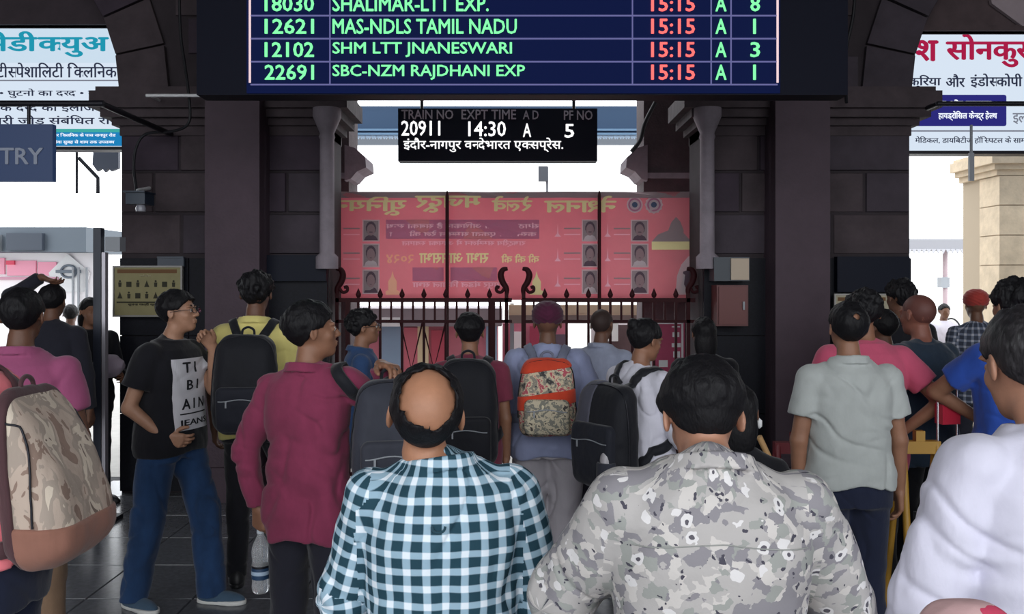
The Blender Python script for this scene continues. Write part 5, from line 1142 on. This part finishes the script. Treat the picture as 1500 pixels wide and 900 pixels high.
# print on the black tee
def on_shirt(b, X, Z, off):
    P = np.stack([X, np.full_like(X, .17), Z], 1).astype(np.float32)
    for _ in range(14): P[:,1] -= np.clip(b.sf(P)-off, -.02, .05)*.9
    return P
pw = (.145, -.115); pz = (.97, 1.355); nx, nz = 26, 38
gx, gz = np.meshgrid(np.linspace(pw[0], pw[1], nx), np.linspace(pz[0], pz[1], nz)); PP = on_shirt(b4, gx.ravel(), gz.ravel(), .003)*b4.s
me = bpy.data.meshes.new('print'); me.from_pydata(PP.tolist(), [], [(j*nx+i, j*nx+i+1, (j+1)*nx+i+1, (j+1)*nx+i) for j in range(nz-1) for i in range(nx-1)])
shirt4 = [c for c in b4.root.children if c.name.startswith('shirt')][0]
pn_ = link('print_panel', me, mat('white tee print', srgb('#c8c6cc'), rough=.8), shirt4)
def tee_text(s, u0, u1, v0, v1, bold):
    V, Fc = text_geo(s, bold); lo = V.min(0); hi = V.max(0); bmv = bmesh.new(); vs = [bmv.verts.new(v) for v in V.tolist()]
    for f_ in Fc:
        try: bmv.faces.new([vs[i] for i in f_])
        except ValueError: pass
    bmesh.ops.triangulate(bmv, faces=bmv.faces); bmesh.ops.subdivide_edges(bmv, edges=[e_ for e_ in bmv.edges if e_.calc_length() > .25], cuts=3, use_grid_fill=False)
    bmesh.ops.triangulate(bmv, faces=bmv.faces)
    me = bpy.data.meshes.new('lettering'); bmv.to_mesh(me); bmv.free(); n = len(me.vertices); C = np.zeros(n*3, np.float32); me.vertices.foreach_get('co', C); C = C.reshape(-1,3)
    U = u0+(u1-u0)*(C[:,0]-lo[0])/(hi[0]-lo[0]); Vv = v0+(v1-v0)*(C[:,1]-lo[1])/(hi[1]-lo[1])
    Q = on_shirt(b4, pw[0]+(pw[1]-pw[0])*U, pz[0]+(pz[1]-pz[0])*Vv, .0055)*b4.s; me.vertices.foreach_set('co', Q.astype(np.float32).ravel()); me.update(); return me
M_TI = mat('black tee ink', srgb('#18181e'), rough=.8)
for s, u0, u1, v0, v1 in (('T I',.22,.62,.80,.95),('B I',.30,.66,.56,.70),('A I N',.16,.86,.29,.44),('JEANS',.08,.92,.04,.15)):
    link('lettering', tee_text(s, u0, u1, v0, v1, .03), M_TI, shirt4)
X_, Z_ = np.meshgrid(np.linspace(pw[0]*.8, pw[1]*.8, 20), np.linspace(pz[0]+.085, pz[0]+.092, 2)); Q = on_shirt(b4, X_.ravel(), Z_.ravel(), .0055)*b4.s
me = bpy.data.meshes.new('rule'); me.from_pydata(Q.tolist(), [], [(i, i+1, 21+i, 20+i) for i in range(19)]); link('rule', me, M_TI, shirt4)

# ---------------------------------------------------------------- backpacks
def backpack(b, label, w_, h_, dp, zc, mats, yoff=None, tilt=0, xo=0, rz=0, straps=(-1, 1), pocket=True, h=.006, style='plain', group=None, waist=False):
    """bag on the back of person b; zc height of its middle in the wearer's own scale"""
    s = b.s; yb_ = (-(float(np.interp(zc+.1, ZT, b.D))+.022+b.so.get('loose',.016)+.6*b.so.get('flare',0))+float(b.yo(np.array(zc)))) if yoff is None else yoff
    loc = w_of(b, (xo, yb_, zc-h_/2/s)); root = empty('backpack', loc, b.face+rz, label, 'backpack', group); root.rotation_euler = (tilt, 0, b.face+rz)
    def body(P):
        z = P[:,2]/h_; t = np.clip(z, 0, 1); D_ = dp*((.62+.38*np.sin(np.clip(1-t, 0, 1)*2.4+.15)) if style != 'camo' else (.30+.78*np.sin(np.clip(1-t, 0, 1)*1.9+.02))); W_ = w_/2*(1-.16*t**3)
        q = P.copy(); q[:,0] /= W_/(w_/2); q[:,1] = (q[:,1])/(D_/dp)
        d = rbox(q, (0,-dp/2,h_/2), (w_/2,dp/2,h_/2), min(dp*.42, w_*.3, .10))
        return (d*.85+vnoise(P*14+3)*.004+vnoise(P*34)*.0015).astype(np.float32)
    lo = A(-w_/2-.03,-dp*1.1-.03,-.03); hi = A(w_/2+.03,.03,h_+.03)
    bo = sdf_obj('body', body, lo, hi, h, mats[0], root)
    pk = None
    if pocket:
        ph = h_*(.46 if style != 'two' else .60)
        def pkf(P):
            d = rbox(P, (0,-dp*.92,ph/2+.02), (w_*.39,dp*.20+.02,ph/2), .035); return np.maximum(smax(d, body(P)-.028, .012), -body(P)-.01).astype(np.float32)
        pk = sdf_obj('front_pocket', pkf, lo-A(0,.06,0), hi, h, mats[1], root)
    if style == 'two':       # grey side, dark centre
        def side(P): return np.maximum(np.maximum(body(P)-.006, P[:,0]+w_*.12), -body(P)-.012).astype(np.float32)
        sdf_obj('side_panel', side, lo, hi, h, mats[3], root)
    if style == 'camo':
        def bot(P): return smax(smax(body(P)-.007, P[:,2]-h_*.27-P[:,1]*.12, .01), -body(P)-.012, .004).astype(np.float32)
        sdf_obj('bottom_panel', bot, lo, hi, h, mats[3], root)
        def bp(P): return smax(body(P)-.009, -P[:,1]-.052, .01).astype(np.float32)
        sdf_obj('back_panel', bp, lo, hi, h, mats[2], root)
    if style == 'flower':
        for z0_, z1_ in ((.40,.58),(.86,1.1)):
            def bn_(P): return np.maximum(np.maximum(np.maximum(body(P)-.006, h_*z0_+P[:,0]*.15-P[:,2]), P[:,2]-h_*z1_-P[:,0]*.15), -body(P)-.012).astype(np.float32)
            sdf_obj('red_panel', bn_, lo, hi, h, mats[3], root)
    # zips and handle
    zp = [A(sx*w_*.47, -dp*.62, zz) for sx, zz in ((-1,h_*.25),(-1,h_*.6),(-.85,h_*.9))]+[A(0,-dp*.55,h_*.99)]+[A(sx*w_*.47, -dp*.62, zz) for sx, zz in ((.85,h_*.9),(1,h_*.6),(1,h_*.25))]
    pts, _ = project(body, np.array([list(v) for v in spline(zp, 6)]), .003); mb = MB(); mb.tube(pts.tolist(), .0035, 6); mb.build('zip', M_DARK, root)
    if pocket:
        mb = MB(); zz = ph*.80; pts, _ = project(pkf, np.array([(x_, -dp*1.2, zz+.006*math.cos(x_*30)) for x_ in np.linspace(-w_*.34, w_*.34, 12)]), .002); mb.tube(pts.tolist(), .0032, 6); zb_ = mb.build('zip', mats[4] if len(mats) > 4 else M_GREY, pk)
        mb = MB(); q = pts[2]; mb.box(q[0]-.004, q[0]+.004, q[1]-.006, q[1]-.001, q[2]-.035, q[2]); mb.build('zip_puller', M_GREY, pk)
    mb = MB(); mb.tube(spline([(-.035,-.03,h_-.01),(-.03,-.03,h_+.025),(0,-.03,h_+.04),(.03,-.03,h_+.025),(.035,-.03,h_-.01)], 5), .007, 8); mb.build('handle', mats[2], root)
    # straps following the shirt
    Mi = (Matrix.Translation(loc)@Matrix.Rotation(b.face+rz, 4, 'Z')@Matrix.Rotation(tilt, 4, 'X')).inverted()
    ztop = zc+h_/2/s-.03; zb0 = zc-h_/2/s+.05
    for k in straps:
        sh = b.sh[0 if k < 0 else 1]; yo = float(b.yo(np.array(1.4))); x1_ = .115
        path = [(k*.055+xo, yb_-.0, ztop),(k*.08,yo-.10,min(1.40,ztop+.10)),(k*x1_,yo-.05,1.46),(k*(x1_+.008),yo+.03,1.46),(k*(x1_+.01),yo+.10,1.38),(k*.135,yo+.13,1.26),(k*.15,yo+.10,1.12),(k*.165,yo+.0,1.03),(k*.15,yo*.3-.09,max(.98,zb0+.02)),(k*.11+xo,yb_,zb0)]
        pp = np.array([list(v) for v in spline(path, 6)], np.float32); pr, n = project(b.sf, pp, .004, 8); pr[0] = pp[0]; pr[-1] = pp[-1]
        if len(pr) > 4: pr[1] = (pr[0]+pr[2])/2; pr[-2] = (pr[-1]+pr[-3])/2
        n[0] = n[1] = n[2]; n[-1] = n[-2] = n[-3]
        L3 = (Mi.to_3x3()@Matrix.Rotation(b.face, 3, 'Z'))
        band('strap', [Mi@w_of(b, p) for p in pr], [L3@Vector(list(map(float, v))) for v in n], .052, .011, mats[2], root)
    return root
BG_BLACK = cloth('black nylon', srgb('#15161d'), var=.15, rough=.7); BG_BLK2 = cloth('dark nylon', srgb('#1d1f29'), var=.1, rough=.7); BG_GREY = cloth('charcoal nylon', srgb('#4a4a56'), rough=.7); BG_CHAR = cloth('smoke nylon', srgb('#343640'), rough=.7)
backpack(b5, 'black backpack worn over the pale yellow polo', .36, .56, .20, 1.13, [BG_BLACK, BG_BLK2, BG_BLACK], h=.008)
backpack(b9, 'plain black backpack worn over the crimson tee', .33, .58, .20, 1.16, [BG_BLACK, BG_BLACK, BG_BLACK], h=.008)
M_FLW = patch('floral bag fabric', [srgb('#3c3a3a'), srgb('#8a8478'), srgb('#c8b89c'), srgb('#b0505c'), srgb('#d8ccb4')], 30)
backpack(b10, 'small colourful backpack with orange red bands and floral print worn by turbaned person', .32, .43, .16, 1.185, [M_FLW, patch('floral pocket fabric', [srgb('#4a4440'), srgb('#c0b49c'), srgb('#7c7a70'), srgb('#d4c8ac')], 36), cloth('grey strap', srgb('#6f7488')), cloth('orange red nylon', srgb('#c8442c'), var=.1)], style='flower', h=.006)
backpack(b12, 'black backpack with grey side and front bottle pocket worn over the white kurta', .38, .54, .18, 1.08, [BG_BLACK, BG_BLK2, BG_BLACK, BG_GREY, M_GREY], style='two', h=.007)
M_CAMO = patch('sand camouflage fabric', [srgb('#8a7468'), srgb('#b8a698'), srgb('#a29488'), srgb('#cdbfae'), srgb('#75655c')], 13, (1.2,1.2,.55))
bag1 = backpack(PEOPLE['salmon'], 'large sand camouflage backpack with brown base worn over the salmon shirt', .36, .49, .175, 1.155, [M_CAMO, M_CAMO, cloth('dark brown webbing', srgb('#4a3236')), cloth('brown bag base', srgb('#8c6254'), var=.08)], style='camo', tilt=-.10, h=.006, pocket=False)
backpack(b6, 'charcoal backpack with pale zips slung on the maroon shirt person', .30, .44, .18, 1.20, [BG_CHAR, BG_CHAR, BG_BLACK, BG_GREY, M_GREY], yoff=.06, xo=.335, rz=.5, straps=(), h=.006)
bc = bpy.data.objects[[o.name for o in COL.objects if o.name.startswith('backpack')][-1]]
bcw = Matrix.Translation(bc.location)@Matrix.Rotation(bc.rotation_euler.z, 4, 'Z')
top = bcw@Vector((0,-.02,.43)); pts_l = [(.22,-.0,1.36),(.165,-.04,1.44),(.15,.03,1.45),(.17,.10,1.38),(.23,.12,1.30)]
pr, n = project(b6.sf, np.array([list(v) for v in spline(pts_l, 6)], np.float32), .005, 8); inv = bcw.inverted(); L3 = inv.to_3x3()@Matrix.Rotation(b6.face, 3, 'Z')
band('strap', [inv@top]+[inv@w_of(b6, p) for p in pr]+[inv@(bcw@Vector((0,.0,.36)))], [L3@Vector(list(map(float, n[0])))]+[L3@Vector(list(map(float, v))) for v in n]+[L3@Vector(list(map(float, n[-1])))], .05, .012, BG_BLACK, bc)
bk12 = bpy.data.objects[[o.name for o in COL.objects if o.name.startswith('backpack') and 'kurta' in o['label']][0]]
mb = MB(); mb.lathe([(.046,0),(.052,.02),(.050,.13),(.047,.135)], 16, (.11,-.19,.03)); mb.build('bottle_pocket', cloth('mesh pocket', srgb('#30323c')), bk12)
r = empty('water_bottle', bk12.matrix_basis@Vector((.11,-.19,.05)), 0, 'pale plastic bottle in the rear pocket of the grey and black backpack', 'bottle')
mb = MB(); mb.lathe([(.028,0),(.034,.01),(.034,.13),(.030,.15),(.014,.175),(.013,.19)], 20); mb.build('shell', mat('frosted plastic', srgb('#a8a4a8'), rough=.25), r); mb = MB(); mb.lathe([(.017,.186),(.017,.21),(.015,.212)], 16); mb.build('cap', M_WHITE, r)
# ---------------------------------------------------------------- water bottle
hw = w_of(b6, b6.wr[0]+b6.hd[0]*.10); hw = Vector((hw.x, hw.y, hw.z))
bt_ = empty('water_bottle', (hw.x, hw.y+.01, hw.z-.255), 0, 'clear plastic water bottle with blue label held by the maroon shirt person', 'bottle')
M_PET = mat('clear plastic', (.92,.94,.97), rough=.08, trans=.75, bump=.001, bscale=60); M_PET.node_tree.nodes['Principled BSDF'].inputs['Alpha'].default_value = .75
mb = MB(); mb.lathe([(.026,0),(.034,.008),(.036,.03),(.034,.05),(.036,.07),(.036,.12),(.033,.135),(.036,.15),(.037,.17),(.034,.19),(.024,.215),(.014,.235),(.013,.25)], 28); mb.build('shell', M_PET, bt_)
mb = MB(); mb.lathe([(.0368,.06),(.0372,.062),(.0372,.108),(.0368,.11)], 28); lb = mb.build('label', mat('blue bottle label', srgb('#24405f'), rough=.5), bt_)
mb = MB(); mb.lathe([(.0376,.078),(.0378,.079),(.0378,.092),(.0376,.093)], 28); mb.build('label_stripe', mat('pale label print', srgb('#a8bcd0'), rough=.5), lb)
mb = MB(); mb.lathe([(.0376,.106),(.038,.107),(.038,.114),(.0376,.115)], 28); mb.build('label_edge', M_DARK, lb)
mb = MB(); mb.lathe([(.016,.245),(.016,.265),(.015,.267)], 20); mb.build('cap', mat('bottle cap', srgb('#c8d0d8'), rough=.4), bt_)
# phone held by the floral shirt person
hp = (w_of(b14, b14.wr[0]+b14.hd[0]*.13)+w_of(b14, b14.wr[1]+b14.hd[1]*.13))/2
ph = empty('phone', hp+Vector((0,.0,.0)), 0, 'black phone held by the floral shirt person', 'phone'); ph.rotation_euler = (-.7,0,0)
mb = MB(); mb.box(-.037,.037,-.005,.005,-.075,.075); mb.build('case', M_BLK, ph); mb = MB(); mb.box(-.034,.034,-.0065,-.005,-.071,.071); mb.build('screen', mat('phone glass', (.02,.02,.03), rough=.1), ph)
# pale bundle
p = w_of(PEOPLE['far_b'], (0,.36,1.17)); r = tag(sdf_obj('cloth_bundle', lambda P: ell(P,(0,0,0),(.13,.09,.09))+vnoise(P*22)*.01, (-.2,-.2,-.2),(.2,.2,.2), .012, cloth('pale bundle', srgb('#a89aa8')), None), 'pale cloth bundle in the arms of the person beside the detector post', 'bundle'); r.location = p
# sling bag of the far person
p = w_of(b20, (.05,.17,1.0)); r = empty('sling_bag', p, PI, 'dark sling bag on the small distant person', 'bag')
mb = MB(); mb.box(-.14,.14,-.05,.05,-.12,.10); mb.build('body', M_BLK, r); mb = MB(); mb.tube(spline([(-.13,0,.1),(-.2,0,.3),(-.14,-.12,.43),(.0,-.33,.3),(.13,-.1,.1)],5), .012, 6); mb.build('strap', M_BLK, r)
# ---------------------------------------------------------------- luggage trolley handle, barriers
x = at(1388,0,4.45).x; r = empty('trolley_bag', (x, 4.45, 0), .2, 'upright dark trolley bag with chrome handle and red tag beside the slate tee person', 'suitcase')
mb = MB(); mb.box(-.13,.13,-.09,.09,.06,.62); mb.build('shell', cloth('dark luggage fabric', srgb('#1a1a22')), r)
M_CHR = mat('chrome', (.75,.75,.78), rough=.2, metal=1); zt2 = at(0,574,4.3).z
for s in (-1,1): mb = MB(); mb.tube([(s*.055,0,.6),(s*.055,0,zt2)], .007, 8); mb.build('handle_tube', M_CHR, r); mb = MB(); mb.tube([(s*.13,-.03,.035),(s*.13,.03,.035)], .035, 12); mb.build('wheel', M_BLK, r)
mb = MB(); mb.tube([(-.06,0,zt2),(.06,0,zt2)], .010, 8); mb.build('grip', M_CHR, r)
mb = MB(); mb.box(-.05,.05,-.03,.03,at(0,628,4.3).z,at(0,598,4.3).z); mb.build('red_tag', cloth('red tag', srgb('#b02038')), r)
def aframe(px, d, py_top, col, label, wd=.30, name='folding_stand', cat='stand', lean=.09, rz=0):
    z = at(0, py_top, d).z; r = empty(name, (at(px,0,d).x, d, 0), rz, label, cat); m = mat('stand plastic', col, rough=.5)
    for s in (-1,1):
        for q in (-1,1): mb = MB(); mb.tube([(s*wd/2,q*lean*2,0),(s*wd/2*.75,q*.01,z-.03)], [.020,.017], 8); mb.build('leg', m, r)
    mb = MB(); mb.box(-wd*.44, wd*.44, -.025, .025, z-.08, z-.02); mb.build('top_bar', m, r)
    mb = MB(); mb.box(-wd*.1, wd*.1, -.02, .02, z-.02, z+.03); mb.build('grip', m, r)
    mb = MB(); mb.box(-wd*.42, wd*.42, -.11, -.09, z*.38, z*.46); mb.build('cross_bar', m, r)
    return r
aframe(1346, 4.35, 640, srgb('#a07828'), 'yellow folding barrier stand beside the grey shirt person', .22)
aframe(1165, 4.75, 642, srgb('#6a2028'), 'dark red folding stand beside the grey shirt person', .26)
mb = MB(); mb.tube([at(1112,640,3.7), at(1150,720,3.75), Vector((at(1215,0,3.9).x, 3.9, 0.015))], .013, 8); tag(mb.build('wooden_stick', mat('pale wooden stick', srgb('#b08a5c'), rough=.7)), 'pale wooden stick leaning between the floral and grey shirts', 'stick')
print('all', round(time.time()-T0, 1))
# yoke seam and hanging loop on the gingham shirt
sh8 = [c for c in b8.root.children if c.name.startswith('shirt')][0]
def on_back(b, X, Z, off):
    P = np.stack([X, np.full_like(X, -.30), Z], 1).astype(np.float32)
    for _ in range(18): P[:,1] += np.clip(b.sf(P)-off, -.02, .05)*.9
    return P
for b_, nm_, zz_ in ((b14, None, 1.33),):
    so_ = [c for c in b_.root.children if c.name.startswith('shirt')][0]
    X_ = np.linspace(-.17, .17, 40); Q = on_back(b_, X_, np.full(40, zz_)-.10*np.abs(X_), .0015)*b_.s
    mb = MB(); mb.tube(Q.tolist(), .0012, 6); mb.build('yoke_seam', so_.data.materials[0], so_)
Q = on_back(b8, np.array([-.016,-.012,0,.012,.016]), np.array([1.330,1.320,1.316,1.320,1.330]), .004)*b8.s
mb = MB(); mb.tube(spline([tuple(map(float, q)) for q in Q], 5), .003, 6); mb.build('locker_loop', cloth('dark loop', srgb('#24424f')), sh8)
